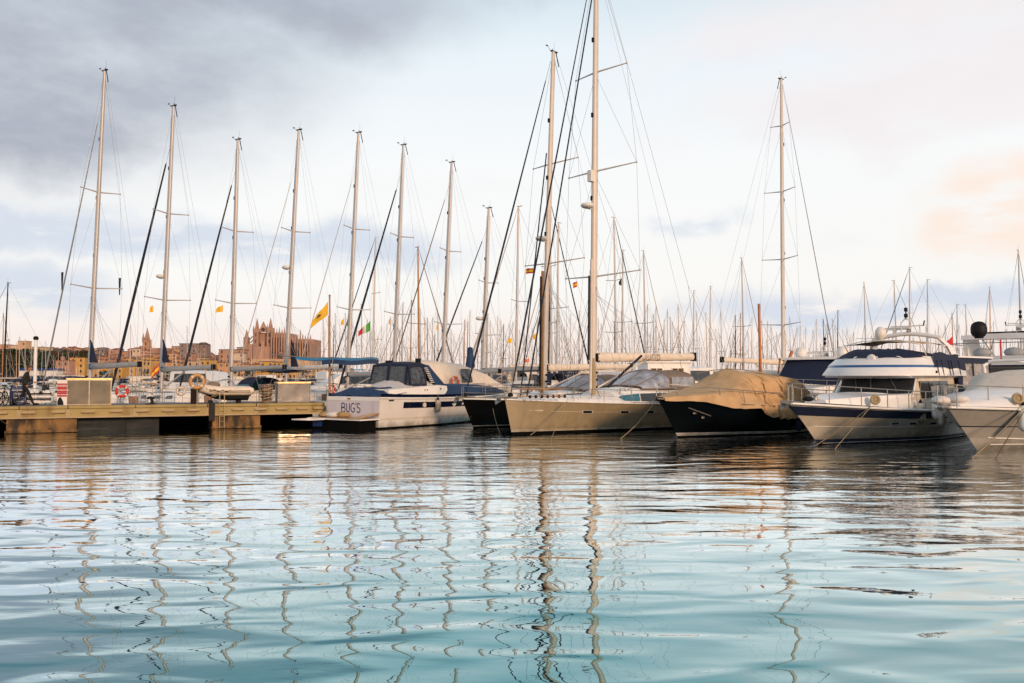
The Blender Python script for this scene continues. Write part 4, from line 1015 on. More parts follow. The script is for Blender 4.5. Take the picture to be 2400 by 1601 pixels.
fender(W(bugs, (BL - 4.1, 2.08, 1.06)), 'cream fender hanging at the middle of the lettered motorboat side', .62, .15, cream, rubber, .35)

# ---------------------------------------------------------------- cream covered boat behind
cc = thing('covered_boat', 'motorboat under a cream canvas cover with a small window behind the lettered motorboat', 'motorboat', Vector((-.42, 60.5, 0)), A_B - R(5))
H = Hull(11.5, 3.9, 1.7, 1.5, 1.5, .7, .1, tm=.6, tw=.95)
H.build(cc, [(-.3, 1), (.04, 1), (.08, 0), (.75, 0), (.85, 0), (1, 0)], [gel, bottom])
b = MB(); rnd = random.Random(3); secs = []
for x, w_, zs, zt in ((-.3, .4, 1.7, 1.85), (1.5, 1.3, 1.6, 2.1), (2.6, 1.5, 1.6, 2.45), (3.6, 1.65, 1.55, 2.95), (5.5, 1.75, 1.5, 3.45), (8.0, 1.8, 1.5, 3.65), (9.4, 1.8, 1.45, 3.6), (9.9, 1.8, 1.4, 2.4)):
    secs.append((x, [(w_, zs), (w_ * .97, lerp(zs, zt, .5)), (w_ * .85, lerp(zs, zt, .85)), (w_ * .45, zt - .04), (0, zt)]))
house(b, secs, smooth=True); b.build('canvas_cover', canv_cream, cc)
b = MB(); b.add([(5.6, 1.72, 3.10), (6.5, 1.74, 3.10), (6.4, 1.84, 2.25), (5.45, 1.82, 2.25)], [(0, 1, 2, 3)]); b.build('window', vinyl_d, cc)
H.rail(cc, .0, .5, 6, .65, .016)
lifebuoy(W(cc, (7.3, 2.02, 2.25)), 'red lifebuoy against the cream canvas cover left of its small window', orange_b, white_p, A_B - R(5), .30)
# folded parasol and awning
o = thing('folded_parasol', 'closed dark blue parasol standing above the cream covered boat', 'parasol', at(1102, 862, 58), 0)
b = MB(); hz = at(1102, 813, 58).z - o.location.z; b.lathe((0, 0, 0), [(.30, 0), (.33, .15), (.22, hz * .6), (.17, hz * .93), (.20, hz * .95), (.03, hz)], 12); b.build('canopy', canv_blue, o)
b = MB(); b.tube([(0, 0, -2.0), (0, 0, .1)], .04, 6); b.build('pole', steel, o)
aw = thing('awning', 'bright blue awning stretched to the left of the navy wheelhouse', 'awning', at(800, 850, 50), R(12))
b = MB(); n = 16; rows = []
for j, y in enumerate((-1.3, -.65, 0, .65, 1.3)):
    rows.append([Vector((lerp(-2.6, 2.1, i / n), y * (.25 + .75 * min(1, i / n * 1.6)), .35 - .12 * abs(y) - .10 * abs(math.sin(i / n * math.pi * 2.2)) + .25 * (i / n) * 0)) for i in range(n + 1)])
b.sheet(rows); b.build('awning_top', canv_sky, aw)
b = MB(); rr = rows[0]; b.sheet([rr[5:], [p + Vector((0, -.01, -.26)) for p in rr[5:]]]); b.build('awning_valance', canv_blue, aw)
b = MB(); b.tube([(-2.6, 0, .34), (-4.0, .1, .46)], .03, 5); b.tube([(-2.3, -.3, .3), (2.1, -1.3, .22)], .02, 5)
for x in (-.5, 2.0):
    for y in (-1.2, 1.2): b.tube([(x, y, .2), (x, y, -2.0)], .02, 5)
b.build('awning_frame', steel, aw)

# ---------------------------------------------------------------- yachts at right, bows to the left and near
A_R = R(42)
def right_dir(): return Vector((math.cos(A_R), math.sin(A_R), 0))
blk = thing('sailing_yacht', 'black hulled sailing yacht with silver anchor gear left of the champagne yacht', 'sailing boat', (-1.94, 43.0, 0), A_R)
H = Hull(15.5, 4.3, 1.5, 1.3, 1.25, .75, .4, tm=.6, w0=.35, w1=.85)
H.build(blk, [(-.3, 1), (.02, 1), (.07, 2), (.10, 0), (.5, 0), (.94, 0), (1, 0)], [black, bottom, cream], deck=gel2)
H.toerail(blk, gel2, .03)
b = MB(); house(b, [(3.6, [(.8, 1.35), (.6, 1.55), (0, 1.6)]), (5.0, [(1.2, 1.35), (1.05, 1.75), (0, 1.83)]), (9.5, [(1.4, 1.3), (1.2, 1.85), (0, 1.98)]), (10, [(1.4, 1.3), (1.2, 1.6), (0, 1.7)])]); b.build('cabin', gel2, blk)
for sg in (-1, 1):
    b = MB(); b.add([(5.0, sg * 1.22, 1.45), (9.2, sg * 1.40, 1.45), (9.2, sg * 1.27, 1.75), (5.4, sg * 1.14, 1.68)], [(0, 1, 2, 3)]); b.build('cabin_window', glass_dark, blk)
rake, zt = solve_mast(blk, 4.9, 1297, 122)
mpB = rig(blk, 4.9, 1.6, zt, rake, .19, alu_w, [(at(1270, 617, 46.3).z, 2.3), (at(1284, 381, 46.3).z, 1.75)], boom=(at(1280, 862, 46.5).z, 7.0, .20, canv_cream), bow=(-.55, 0, 1.6), stern=(15.2, 0, 1.4), beam=4.0, stay=(stay_dark, .05, .97), radar=(at(1266, 560, 46.3).z, -1), deck_z=1.35, w=.010)
b = MB(); b.tube([(3.2, 0, 1.5), (mpB(zt * .72).x - .3, 0, zt * .72)], .035, 6); b.build('inner_forestay', stay_dark, blk)
b = MB(); b.tube([(4.5, -.25, 1.6), (4.62, -.25, 8.3)], [.10, .08], 8); b.build('spinnaker_pole', wood_m, blk)
b = MB(); b.tube([(4.35, -.28, 1.8), (4.45, -.28, 8.0)], .05, 6); b.build('rolled_cloth', stay_dark, blk)
sprayhood(blk, 6.6, 10.0, 1.5, 1.85, 2.72, canv_brown, plastic_clear, .5)
H.rail(blk, .0, .9, 8, .62, .014)
def anchor_gear(o, x, z, hw=.2, nm='anchor'):
    b = MB(); b.box((x + .3, 0, z), (1.1, .16, .05)); b.tube([(x - .25, .08, z), (x - .25, -.08, z)], .07, 8)
    b.tube([(x - .30, 0, z + .02), (x + .5, 0, z + .06)], .03, 6); b.poly([(x - .28, -.2, z - .12), (x - .42, 0, z - .28), (x - .28, .2, z - .12), (x - .12, 0, z - .02)], .04); b.build(nm, steel, o)
anchor_gear(blk, -.8, 1.58)

jn = thing('sailing_yacht', 'champagne coloured sailing yacht whose boom cover reads JUNO, with the tallest mast', 'sailing boat', (0, 38.0, 0), A_R)
H = Hull(15.8, 4.6, 1.60, 1.28, 1.25, .42, .5, tm=.62, p=2.0, w0=.4, w1=.88)
H.build(jn, [(-.3, 1), (.03, 1), (.09, 2), (.125, 0), (.14, 2), (.155, 0), (.5, 0), (.97, 0), (1, 0)], [champagne, bottom, cream], deck=gel2)
H.toerail(jn, gel2, .035)
for sg in (-1, 1):
    b = MB(); b.sheet(sidepatch(H, .125, .97, .685, .70, sg, .01, 20)); b.build('pinstripe', cream, jn)
    b = MB(); g = sidepatch(H, .055, .10, .69, .735, sg, .012, 4); b.poly([g[0][0] + Vector((0, 0, .03)), g[1][4], g[0][4]], .006); b.build('arrow_mark', cream, jn)
    for t in (.235, .36, .455, .6, .75):
        b = MB(); g = sidepatch(H, t - .017, t + .017, .63, .745, sg, .014, 2); b.sheet(g); b.build('porthole', cream, jn)
        b = MB(); g = sidepatch(H, t - .014, t + .014, .645, .73, sg, .022, 2); b.sheet(g); b.build('porthole_glass', glass_dark, jn)
# foredeck coach roof low dome, then deckhouse with wrap windows
b = MB(); house(b, [(1.6, [(.5, 1.52), (.35, 1.60), (0, 1.63)]), (3.2, [(1.1, 1.42), (.9, 1.66), (0, 1.74)]), (6.5, [(1.5, 1.32), (1.25, 1.62), (0, 1.74)])], smooth=True); b.build('coach_roof', gel2, jn)
secs = [(5.6, [(1.2, 1.4), (1.1, 1.7), (.8, 1.86), (0, 1.92)]), (7.0, [(1.62, 1.35), (1.5, 1.80), (1.2, 2.02), (0, 2.10)]), (10.0, [(1.72, 1.3), (1.6, 1.86), (1.3, 2.08), (0, 2.16)]), (12.2, [(1.70, 1.3), (1.6, 1.7), (1.3, 1.85), (0, 1.9)]), (13.2, [(1.6, 1.25), (1.5, 1.4), (1.2, 1.45), (0, 1.45)])]
b = MB(); house(b, secs, smooth=True); b.build('deckhouse', gel2, jn)
for sg in (-1, 1):
    for (a_, c_, m_) in (((5.75, 1.22, 1.46, 1.12, 1.68), (6.9, 1.63, 1.42, 1.52, 1.78), glass_blue), ((7.0, 1.645, 1.42, 1.53, 1.78), (8.6, 1.70, 1.38, 1.585, 1.80), glass_dark), ((8.68, 1.70, 1.38, 1.585, 1.80), (11.6, 1.735, 1.40, 1.65, 1.70), glass_dark)):
        b = MB(); b.add([(a_[0], sg * (a_[1] + .02), a_[2]), (c_[0], sg * (c_[1] + .02), c_[2]), (c_[0], sg * (c_[3] + .02), c_[4]), (a_[0], sg * (a_[3] + .02), a_[4])], [(0, 1, 2, 3)]); b.build('deckhouse_window', m_, jn)
rake, zt0 = solve_mast(jn, 5.3, 1397, 4)
k_ = 22.6 / zt0; zt = 23.5; rake = rake * (zt - 1.6) / (zt0 - 1.6)
mpJ = rig(jn, 5.3, 1.7, zt, rake, .20, alu_w, [(at(1390, 648, 41.5).z, 2.45), (at(1392, 400, 41.5).z, 2.25), (at(1397, 166, 41.5).z, 1.7)], boom=(at(1392, 838, 41.5).z, 7.9, .25, canv_cream), bow=(-.1, 0, 1.7), stern=(15.9, 0, 1.4), beam=4.3, stay=(stay_dark, .040, .985), radar=(at(1385, 484, 41.5).z, -1), deck_z=1.35, w=.010)
b = MB(); b.tube([(.9, 0, 1.7), (mpJ(zt * .93).x - .2, 0, zt * .93)], .036, 6); b.build('inner_forestay', stay_dark, jn)
b = MB(); b.box(mpJ(at(1385, 413, 41.5).z) + Vector((-.28, 0, 0)), (.26, .24, .55)); b.build('floodlight_box', white_p, jn)
b = MB(); b.tube([mpJ(1.8) + Vector((-.28, -.1, 0)), mpJ(8.3) + Vector((-.28, -.1, 0))], .075, 8); b.build('spinnaker_pole', alu_w, jn)
b = MB(); b.tube([mpJ(3.4) + Vector((-.45, -.1, 0)), mpJ(7.5) + Vector((-.45, -.1, 0))], .05, 8); b.build('rolled_cloth', stay_dark, jn)
b = MB(); b.tube([mpJ(2.0) + Vector((.5, -.5, .1)), mpJ(2.0) + Vector((2.6, -.9, 1.65))], .06, 6); b.build('dark_spar', stay_dark, jn)
b = MB(); b.lathe(mpJ(2.6) + Vector((-.15, -.15, 0)), [(.1, -.9), (.13, -.7), (.13, .4), (.06, .9)], 8); b.build('halyard_bundle', rope_m, jn)
# boom lettering
a_ = mpJ(at(1392, 838, 41.5).z); b = MB()
Jl = [[(.42, 1), (.42, .12), (.3, 0), (.12, 0), (0, .12), (0, .3)]]; Uj = [[(.75, 1), (.75, .1), (.85, 0), (1.1, 0), (1.2, .1), (1.2, 1)]]; Nj = [[(1.55, 0), (1.55, .9), (1.65, 1), (1.9, 1), (2.0, .9), (2.0, 0)]]
Oj = [[(2.35, 0), (2.35, 1), (2.75, 1), (2.85, .9), (2.85, .1), (2.75, 0), (2.35, 0)]]
strokes(b, Jl + Uj + Nj + Oj, (a_.x + 3.55, -.225, a_.z - .05), (1, 0, 0), (0, .0, 1), .27, .036, .004, sx=1.75); b.build('lettering', letter_g, jn)
sprayhood(jn, 7.3, 11.3, 1.65, 2.0, 2.95, canv_brown, plastic_clear, .48)
b = MB(); house(b, [(12.0, [(1.5, 1.5), (1.4, 2.0), (1.0, 2.15), (0, 2.2)]), (14.2, [(1.5, 1.4), (1.4, 1.9), (1.0, 2.1), (0, 2.15)]), (14.6, [(1.4, 1.4), (1.3, 1.7), (.9, 1.8), (0, 1.85)])], smooth=True); b.build('cockpit_cover', canv_brown, jn)
H.rail(jn, .0, .95, 11, .62, .013)
b = MB()
for x in (2.6, 3.9, 5.9, 6.5): b.tube([(x, -1.2, 1.6), (x + .1, -1.1, 2.0), (x + .45, -1.1, 2.02), (x + .6, -1.2, 1.6)], .02, 5)
b.build('deck_hoop', steel, jn)
for x in (7.6, 8.3, 8.6):
    for y in (-1.85, 1.85):
        b = MB(); b.lathe((x, y, 1.36), [(.07, 0), (.055, .05), (.08, .14)], 10); b.build('winch', steel, jn)
anchor_gear(jn, -.55, 1.66)
# teak bow bench of slats with black fittings
for z in (2.06, 1.74):
    b = MB(); b.tube([(-.1, -.55, z), (.8, -1.0, z), (1.9, -1.35, z - .02)], .03, 6); b.build('teak_rail', wood_m, jn)
for k in range(7):
    b = MB(); b.ell((.3 + .28 * k, -.85 - .08 * k, 1.72), (.07, .07, .08), 6, 5); b.build('black_block', rubber, jn)
# mooring lines of the yacht
rope([W(jn, (2.1, -1.35, 1.5)), at(1243, 1020, 37.2)], 'mooring line slanting left down from the bow of the champagne yacht', .014)
rope([W(jn, (2.1, -1.38, 1.5)), at(1288.5, 1036, 36.0)], 'thin rope hanging straight down beside the champagne hull', .010, sag=.0)
rope([at(1535, 943, 40), at(1455, 1028, 36.0)], 'tan mooring line from the black covered boat slanting left over the champagne hull', .018)
rope([W(blk, (.6, -.8, 1.0)), at(1172, 1015, 39.4)], 'thin mooring line between the black and champagne bows', .012)
rope([at(1105, 975, 41.5), at(1070, 1002, 41.0)], 'short line near the black yacht waterline', .010, m=rope_d)

# ---------------------------------------------------------------- black boat under tan cover
dk = thing('covered_boat', 'black hulled motorboat under a creased tan canvas cover', 'motorboat', (7.06, 36.4, 0), A_R)
H = Hull(10.6, 4.2, 1.70, 1.30, 1.15, 1.35, .1, tm=.55, p=2.1, q=.85, w0=.22, w1=.88, fl=1.1)
H.build(dk, [(-.3, 1), (.02, 1), (.05, 2), (.13, 0), (.5, 0), (1, 0)], [black, bottom, gel], deck=teak)
H.toerail(dk, steel, .022, .99)
secs = []
data = [(-1.2, .25, 1.66, 1.74), (-.2, .95, 1.55, 1.84), (.8, 1.45, 1.42, 1.93), (1.8, 1.75, 1.30, 2.08), (2.8, 1.95, 1.20, 2.42), (3.1, 2.05, 1.18, 2.58), (3.35, 2.18, .86, 2.76), (3.8, 2.26, .82, 2.94), (4.6, 2.32, .80, 2.82), (5.6, 2.36, .76, 2.76), (6.3, 2.38, .66, 2.70), (6.8, 2.42, .40, 2.55), (7.2, 2.45, .10, 2.2), (7.5, 2.45, .05, 1.2)]
nn = 24
def interp(d, x):
    for a, c in zip(d[:-1], d[1:]):
        if a[0] <= x <= c[0]: t = (x - a[0]) / (c[0] - a[0]); return [lerp(a[i], c[i], t) for i in range(1, 4)]
rows = []
NX = 180
for i in range(NX + 1):
    x = lerp(-1.2, 7.5, i / NX); w_, zb_, zt_ = interp(data, x); row = []
    sw = max(0, min(1, (x - 3.0) / .8))
    for j in range(2 * nn + 1):
        u = (j - nn) / nn; au = abs(u); sg = -1 if u < 0 else 1
        # u: 0 centre top .. 1 bottom edge
        kb = .78 - .36 * math.exp(-((x - 3.7) / 1.4) ** 2)
        if au < .5: yy = w_ * (au / .5) * kb; zz = zt_ - (zt_ - zb_) * .10 * (au / .5) ** 2
        else:
            k = (au - .5) / .5; yy = w_ * lerp(kb, 1.0, k ** .6); zz = lerp(zt_ - (zt_ - zb_) * .10, zb_, k)
        ph = x * 11 + (zt_ - zz) * -9 if x > 3.2 else x * 3 + au * 3
        f = (.15 * sw * min(1.2, max(0, au - .42) * 6)) * (1 - 2 * abs(math.sin(.5 * ph))) * (.75 + 0 * ph) + (.03 * max(0, au - .3)) * math.sin(ph * 1.7 + 2 * math.sin(x * 3)) + 0 * math.sin(ph + .8 * mnoise.noise(Vector((x, zz * 2, 1)))) * (.6 + .8 * abs(mnoise.noise(Vector((x * .9, 3, 1))))) + .03 * mnoise.noise(Vector((x * 1.5, u * 3, 0)))
        f += .04 * mnoise.noise(Vector((x * .9, u * 2, 4))) + .02 * abs(mnoise.noise(Vector((x * 2.2 + u * 3, u * 1.5, 7))))
        ef = .10 * math.sin(x * 2.1 + 1) * max(0, au - .8) * 5 * .5
        row.append(Vector((x + (zt_ - zz) * .12 * sw, sg * (yy + f), zz + f * .4 + ef)))
    rows.append(row)
b = MB(); b.sheet(rows); co = b.build('canvas_cover', canv_tan, dk)
for k in range(11):
    for sg in (-1, 1):
        ps = []
        for q in range(9):
            t = q / 8; x = min(7.3, 3.25 + .33 * k + t * (.25 + .06 * k)); u = sg * (.50 + .49 * t)
            p = rows[int((x + 1.2) / 8.7 * NX)][int(round(nn + u * nn))]; ps.append(p + Vector((0, sg * .015, 0)))
        b = MB(); b.tube(ps, [.006] + [.03 + .012 * ((k * 3) % 4)] * 7 + [.02], 6); b.build('cover_fold', canv_tan, co)
b = MB()
for x in (3.8, 5.1, 6.4):
    w_, zb_, zt_ = interp(data, x); b.tube([Vector((x, sg_ * w_ * k, zt_ + .012 - (zt_ - zb_) * .10 * (k / .78) ** 2)) for sg_, k in ((-1, .78), (-1, .4), (1, 0), (1, .4), (1, .78))], .02, 4)
b.build('cover_seam', canv_tan, co)
b = MB(); pr = [H.pt(t, 1, -1, -.05) for t in [i / 10 * .5 for i in range(11)]]
for sg in (-1, 1): b.tube([Vector((p.x, p.y * -sg, p.z + .62 - .05 * i / 10)) for i, p in enumerate(pr)] + [Vector((pr[-1].x + .4, -sg * pr[-1].y, pr[-1].z + .3))], .02, 5)
b.tube([Vector((pr[0].x, 0, pr[0].z + .62)), Vector((pr[0].x - .1, 0, pr[0].z + .1))], .02, 5)
b.build('bow_rail', steel, dk)
for i in (1, 4, 6, 8):
    for sg in (-1, 1):
        p = pr[i]; b = MB(); b.tube([(p.x + .2, p.y * -sg * 1.02, p.z - .1), (p.x, p.y * -sg, p.z + .6)], .014, 5); b.build('stanchion', steel, dk)
b = MB()
for (t, v) in ((.10, .66), (.13, .55)): c = H.pt(t, v, -1, .03); b.ell(c, (.14, .05, .06), 8, 5)
b.tube([H.pt(.08, .8, -1, .04), H.pt(.16, .6, -1, .05)], .03, 6); b.build('chrome_fairlead', steel, dk)
for s_, lab in ((6.4, 'left'), (7.6, 'middle'), (8.6, 'right')):
    t = (s_ + .5) / 11.5; c = H.pt(t, .42, -1, .16)
    fender(W(dk, c), {'left': 'left', 'middle': 'middle', 'right': 'right'}[lab] + 'most'.replace('most', '' if lab == 'middle' else 'most') + ' dark blue fender on the black hull under the tan cover', .75, .14, canv_navy, rubber, .3, group='dark blue fenders on the black hull')

# ---------------------------------------------------------------- flybridge motor yacht
my = thing('motor_yacht', 'white flybridge motor yacht with navy band and navy canvas covers', 'motor yacht', (11.7, 32.7, 0), A_R)
H = Hull(12.6, 4.5, 1.62, 1.24, 1.2, 2.05, .2, tm=.5, p=2.2, q=.85, w0=.22, w1=.86, fl=1.25)
H.build(my, [(-.3, 1), (.035, 2), (.13, 3), (.46, 0), (.72, 2), (.94, 4), (1.0, 4)], [cream, bottom, botnavy, cream, gel2], deck=gel2)
H.toerail(my, gel2, .05, 1.0, name='rubbing_strake')
b = MB()
for sg in (-1, 1): b.tube([H.pt(lerp(0.02, 1, i / 24), .46, sg, .008) for i in range(25)], .014, 4)
b.tube([H.pt(0.02, .13, 1)] + [H.pt(lerp(0.02, 1, i / 24), .035, -1, .006) for i in range(25)], .012, 4); b.build('hull_line', gel2, my)
for t in (.30, .375, .475, .54, .60, .66):
    b = MB(); g = sidepatch(H, t - .022, t + .022, .50, .62, -1, .015, 2); b.sheet(g); b.build('porthole', gel2, my)
    b = MB(); g = sidepatch(H, t - .014, t + .016, .53, .595, -1, .022, 2); b.sheet(g); b.build('porthole_glass', glass_dark, my)
# raised foredeck trunk
b = MB(); house(b, [(-.2, [(.45, 1.6), (.4, 1.72), (0, 1.76)]), (1.2, [(1.2, 1.5), (1.1, 1.82), (0, 1.9)]), (4.4, [(1.75, 1.3), (1.66, 1.92), (0, 2.0)]), (5.0, [(1.75, 1.3), (1.7, 1.85), (0, 1.95)])], smooth=False); b.build('foredeck_trunk', gel2, my)
# deckhouse
zb_, zt_ = 1.78, 2.52
b = MB(); house(b, [(4.3, [(1.72, 1.3), (1.72, 1.8), (1.0, 1.85), (0, 1.85)]), (5.1, [(1.78, 1.3), (1.66, 2.55), (1.2, 2.58), (0, 2.6)]), (8.6, [(1.82, 1.2), (1.70, 2.55), (1.3, 2.58), (0, 2.6)]), (8.62, [(1.82, 1.2), (1.70, 2.55), (1.3, 2.58), (0, 2.6)])]); b.build('deckhouse', cream, my)
# wrap windscreen
pts_b = []; pts_t = []
for k in range(13):
    u = lerp(-1, 1, k / 12); pts_b.append(Vector((3.25 + 1.15 * abs(u) ** 2.6, u * 1.70, lerp(1.95, 1.76, abs(u) ** 3)))); pts_t.append(Vector((4.0 + .95 * abs(u) ** 2.6, u * 1.62, 2.55)))
b = MB(); b.sheet([pts_t, pts_b]); b.build('windscreen', glass_dark, my)
b = MB(); b.sheet([pts_b, [p + Vector((.05, 0, -.5)) for p in pts_b]]); b.build('screen_base', gel2, my)
b = MB(); b.tube(pts_b, .025, 5); b.tube(pts_t, .03, 5)
for i in (0, 12): b.tube([pts_b[i], pts_t[i]], .05, 5)
b.build('screen_frame', gel2, my)
for k in (2.6, 5.2, 7.6):
    i = int(k); p = pts_t[i].lerp(pts_t[i + 1], k - i); q = pts_b[i - 1 if i > 0 else 0].lerp(p, .42)
    b = MB(); b.box(p + Vector((-.06, 0, .03)), (.08, .18, .07)); b.tube([p + Vector((-.08, 0, 0)), q + Vector((-.1, 0, 0))], .016, 5); b.tube([q + Vector((-.1, 0, .0)), q + Vector((-.12, .03, -.02)) + (q - p) * .3], .03, 5, flat=.3); b.build('wiper', steel, my)
# side windows
for sg in (-1, 1):
    for k, (xa, xc) in enumerate(((5.15, 5.85), (6.0, 6.95), (7.1, 7.9))):
        def sp(x, z): return Vector((x, sg * (lerp(1.80, 1.685, (z - 1.3) / 1.25) + .02), z))
        b = MB(); b.poly([sp(xa, 1.72), sp(xc, 1.72), sp(xc - .03, 2.42), sp(xa - .12, 2.42)], .02); b.build('side_window', glass_dark, my)
        if k: b = MB(); b.sheet([[sp(lerp(xa + .08, xc - .06, i / 10), z) + Vector((0, sg * (.014 + .01 * (i % 2)), 0)) for i in range(11)] for z in (1.76, 2.2)]); b.build('curtain', vinyl, my)
# flybridge brow, coaming, stripe, cover
def fb(x0, w, z, n=14, xe=9.2, p=2.4, dx=1.1):
    pr_ = []
    for k in range(n + 1):
        u = lerp(-1, 1, k / n); pr_.append(Vector((x0 + dx * abs(u) ** p, u * w, z)))
    return [Vector((xe, -w, z))] + pr_ + [Vector((xe, w, z))]
L0 = fb(3.9, 1.74, 2.56); L1 = fb(3.05, 2.02, 2.64); L2 = fb(3.45, 1.98, 2.98); L3 = fb(3.5, 1.97, 3.08); L4 = fb(4.1, 1.82, 3.44)
b = MB(); b.sheet([L0, L1]); b.sheet([L1, [p + Vector((0, 0, .04)) for p in L1], L2]); b.sheet([L3, L4]); b.sheet([L4, [Vector((max(p.x, 4.3), p.y * .95, p.z - .3)) for p in L4]])
b.build('flybridge', gel2, my)
b = MB(); b.sheet([L2, L3]); b.build('blue_band', mat('band_blue', (.02, .10, .28), .3, coat=.3), my)
b = MB(); b.box((6.6, 0, 2.60), (5.2, 3.6, .06)); b.build('flybridge_deck', gel2, my)
C0 = fb(4.02, 1.86, 3.40, xe=9.0); b = MB(); rows = [C0]
for k in range(1, 6):
    t = k / 5; rows.append([Vector((lerp(p.x, max(p.x, 5.0), t) , p.y * (1 - .55 * t), 3.40 + .36 * math.sin(t * 1.5708) - max(0, p.x - 6.4) * .10 * (1 - t * .5) + .025 * math.sin(i * 2.3 + k))) for i, p in enumerate(C0)])
rows[0] = [p + Vector((-.06, 0, -.02 - max(0, p.x - 6.4) * .13 + .03 * math.sin(i * 1.7))) for i, p in enumerate(C0)]
b.sheet(rows); b.build('flybridge_cover', canv_navy, my)
for sg in (-1, 1):
    b = MB(); b.sheet([[Vector((x, sg * (2.04 - .1 * (z - 2.7)), z - (x - 6.1) * .04 + .04 * math.sin(x * 4))) for x in [lerp(5.9, 9.2, i / 10) for i in range(11)]] for z in (3.62, 3.3, 3.02)]); b.build('cover_flap', canv_navy, my)
    b = MB()
    for x in (6.1, 6.6, 7.3, 7.6, 8.4): b.tube([(x, sg * 1.99, 3.3), (x + .15, sg * 2.03, 2.66)], .018, 4)
    b.build('lashing', canv_navy, my)
b = MB(); b.lathe((3.98, -.25, 3.34), [(.10, -.10), (.17, -.09), (.19, 0), (.15, .05), (.09, .06)], 14, axis='X'); b.build('searchlight', white_p, my)
b = MB(); b.box((6.0, -2.03, 2.80), (.14, .02, .10)); b.build('navigation_light', black_p, my)
# aft enclosure
z0e = 2.1
for sg in (-1, 1):
    b = MB(); n = 22; b.sheet([[Vector((lerp(8.7, 12.4, i / n), sg * (1.85 + .03 * math.sin(i * 1.9 + k)), z)) for i in range(n + 1)] for k, z in enumerate((3.22, 2.95, 2.7, 2.4, z0e))]); b.build('enclosure_curtain', vinyl, my)
    b = MB()
    for x in (8.7, 10.3, 12.4): b.poly([(x - .05, sg * 1.9, 3.25), (x + .05, sg * 1.9, 3.25), (x + .15, sg * 1.9, z0e), (x + .02, sg * 1.9, z0e)], .02)
    b.poly([(8.5, sg * 1.9, 3.3), (9.2, sg * 1.9, 3.3), (8.9, sg * 1.92, 1.7), (8.6, sg * 1.92, 1.5)], .03)
    b.build('curtain_frame', canv_navy, my)
    b = MB(); b.sheet([[Vector((x, sg * 1.93, z)) for x in (8.5, 10, 11.2, 12.5)] for z in (3.44, 3.2)]); b.sheet([[Vector((x, sg * 1.92, z)) for x in (8.5, 10, 11.2, 12.5)] for z in (2.12, 1.85)]); b.build('enclosure_band', canv_navy, my)
b = MB(); b.box((10.5, 0, 3.47), (4.1, 3.95, .07)); b.build('aft_roof', gel2, my)
b = MB(); b.box((10.5, 0, 1.5), (4.0, 3.6, .8)); b.build('aft_cabin', cream, my)
b = MB(); b.sheet([[Vector((12.45, y, z)) for y in (-1.85, -.6, .6, 1.85)] for z in (3.3, 2.1)]); b.build('enclosure_curtain', vinyl, my)
# radar arch
for sg in (-1, 1):
    b = MB(); b.loft([[Vector((x + dx, sg * y, z)) for dx in (-.22 * k, .22 * k)] + [Vector((x + dx, sg * (y - .1), z)) for dx in (.22 * k, -.22 * k)] for x, y, z, k in ((8.9, 1.78, 3.3, 1.6), (8.3, 1.7, 3.9, 1.2), (7.9, 1.45, 4.28, 1.0))], smooth=False); b.build('arch_leg', gel2, my)
b = MB(); b.tube([(7.9, y, 4.28 + .22 * math.sin(math.pi * (y + 1.5) / 3)) for y in [lerp(-1.5, 1.5, i / 12) for i in range(13)]], .09, 8, flat=.7); b.build('arch_bar', gel2, my)
def mast_cluster(o, x, z, m=white_p, dome=True, dy=0):
    b = MB(); b.tube([(x, -.22 + dy, z), (x, -.22 + dy, z + .55), (x, 0 + dy, z + .78), (x, .22 + dy, z + .55), (x, .22 + dy, z)], .03, 6); b.tube([(x, -.8 + dy, z + .4), (x, .7 + dy, z + .4)], .025, 5); b.build('light_mast', m, o)
    b = MB(); b.lathe((x, dy, z + .78), [(.05, 0), (.09, .02), (.09, .16), (.05, .18)], 8); b.lathe((x, dy, z + 1.05), [(.05, 0), (.08, .02), (.08, .16), (.05, .18)], 8); b.tube([(x, dy, z + .7), (x, dy, z + 1.1)], .03, 5)
    b.tube([(x, -.75 + dy, z + .4), (x, -.8 + dy, z + .62)], .03, 5); b.build('navigation_lamp', black_p, o)
    b = MB(); b.box((x + .1, .55 + dy, z + .3), (.12, 1.25, .12)); b.tube([(x + .1, .55 + dy, z), (x + .1, .55 + dy, z + .3)], .08, 8); b.build('radar_scanner', m, o)
    b = MB(); b.lathe((x, -.1 + dy, z + .18), [(.03, -.08), (.10, .0), (.10, .08)], 8, axis='X'); b.build('horn', steel, o)
mast_cluster(my, 7.9, 4.45)
b = MB(); b.lathe((7.9, -1.15 + 2.3, 4.35), [(.10, -.2), (.18, .0), (.235, .06), (.25, .22), (.22, .38), (.12, .50), (0, .53)], 14); b.tube([(7.9, 1.15, 4.1), (7.9, 1.15, 4.4)], .05, 6); b.build('satellite_dome', white_p, my)
b = MB(); n = 10; b.sheet([[Vector((x, y, 3.98 + .2 * math.cos(y * .9) - .03 * (x - 7) ** 2)) for y in [lerp(-1.6, 1.6, j / n) for j in range(n + 1)]] for x in (5.4, 6.2, 7, 7.8)]); b.build('bimini_top', canv_tan, my)
b = MB()
for x in (5.4, 7.8): b.tube([(x + .9, -1.65, 3.2), (x, -1.62, 3.95), (x, -.8, 4.13), (x, .8, 4.13), (x, 1.62, 3.95), (x + .9, 1.65, 3.2)], .022, 6)
b.tube([(7.8, -1.62, 3.95), (9.6, -1.7, 3.9), (9.9, -1.7, 3.4)], .022, 6); b.tube([(7.8, 1.62, 3.95), (9.6, 1.7, 3.9), (9.9, 1.7, 3.4)], .022, 6); b.build('bimini_frame', gel2, my)
H.rail(my, .0, .72, 9, .74, .020, mid=False, inset=.12)
anchor_gear(my, -2.2, 1.66)
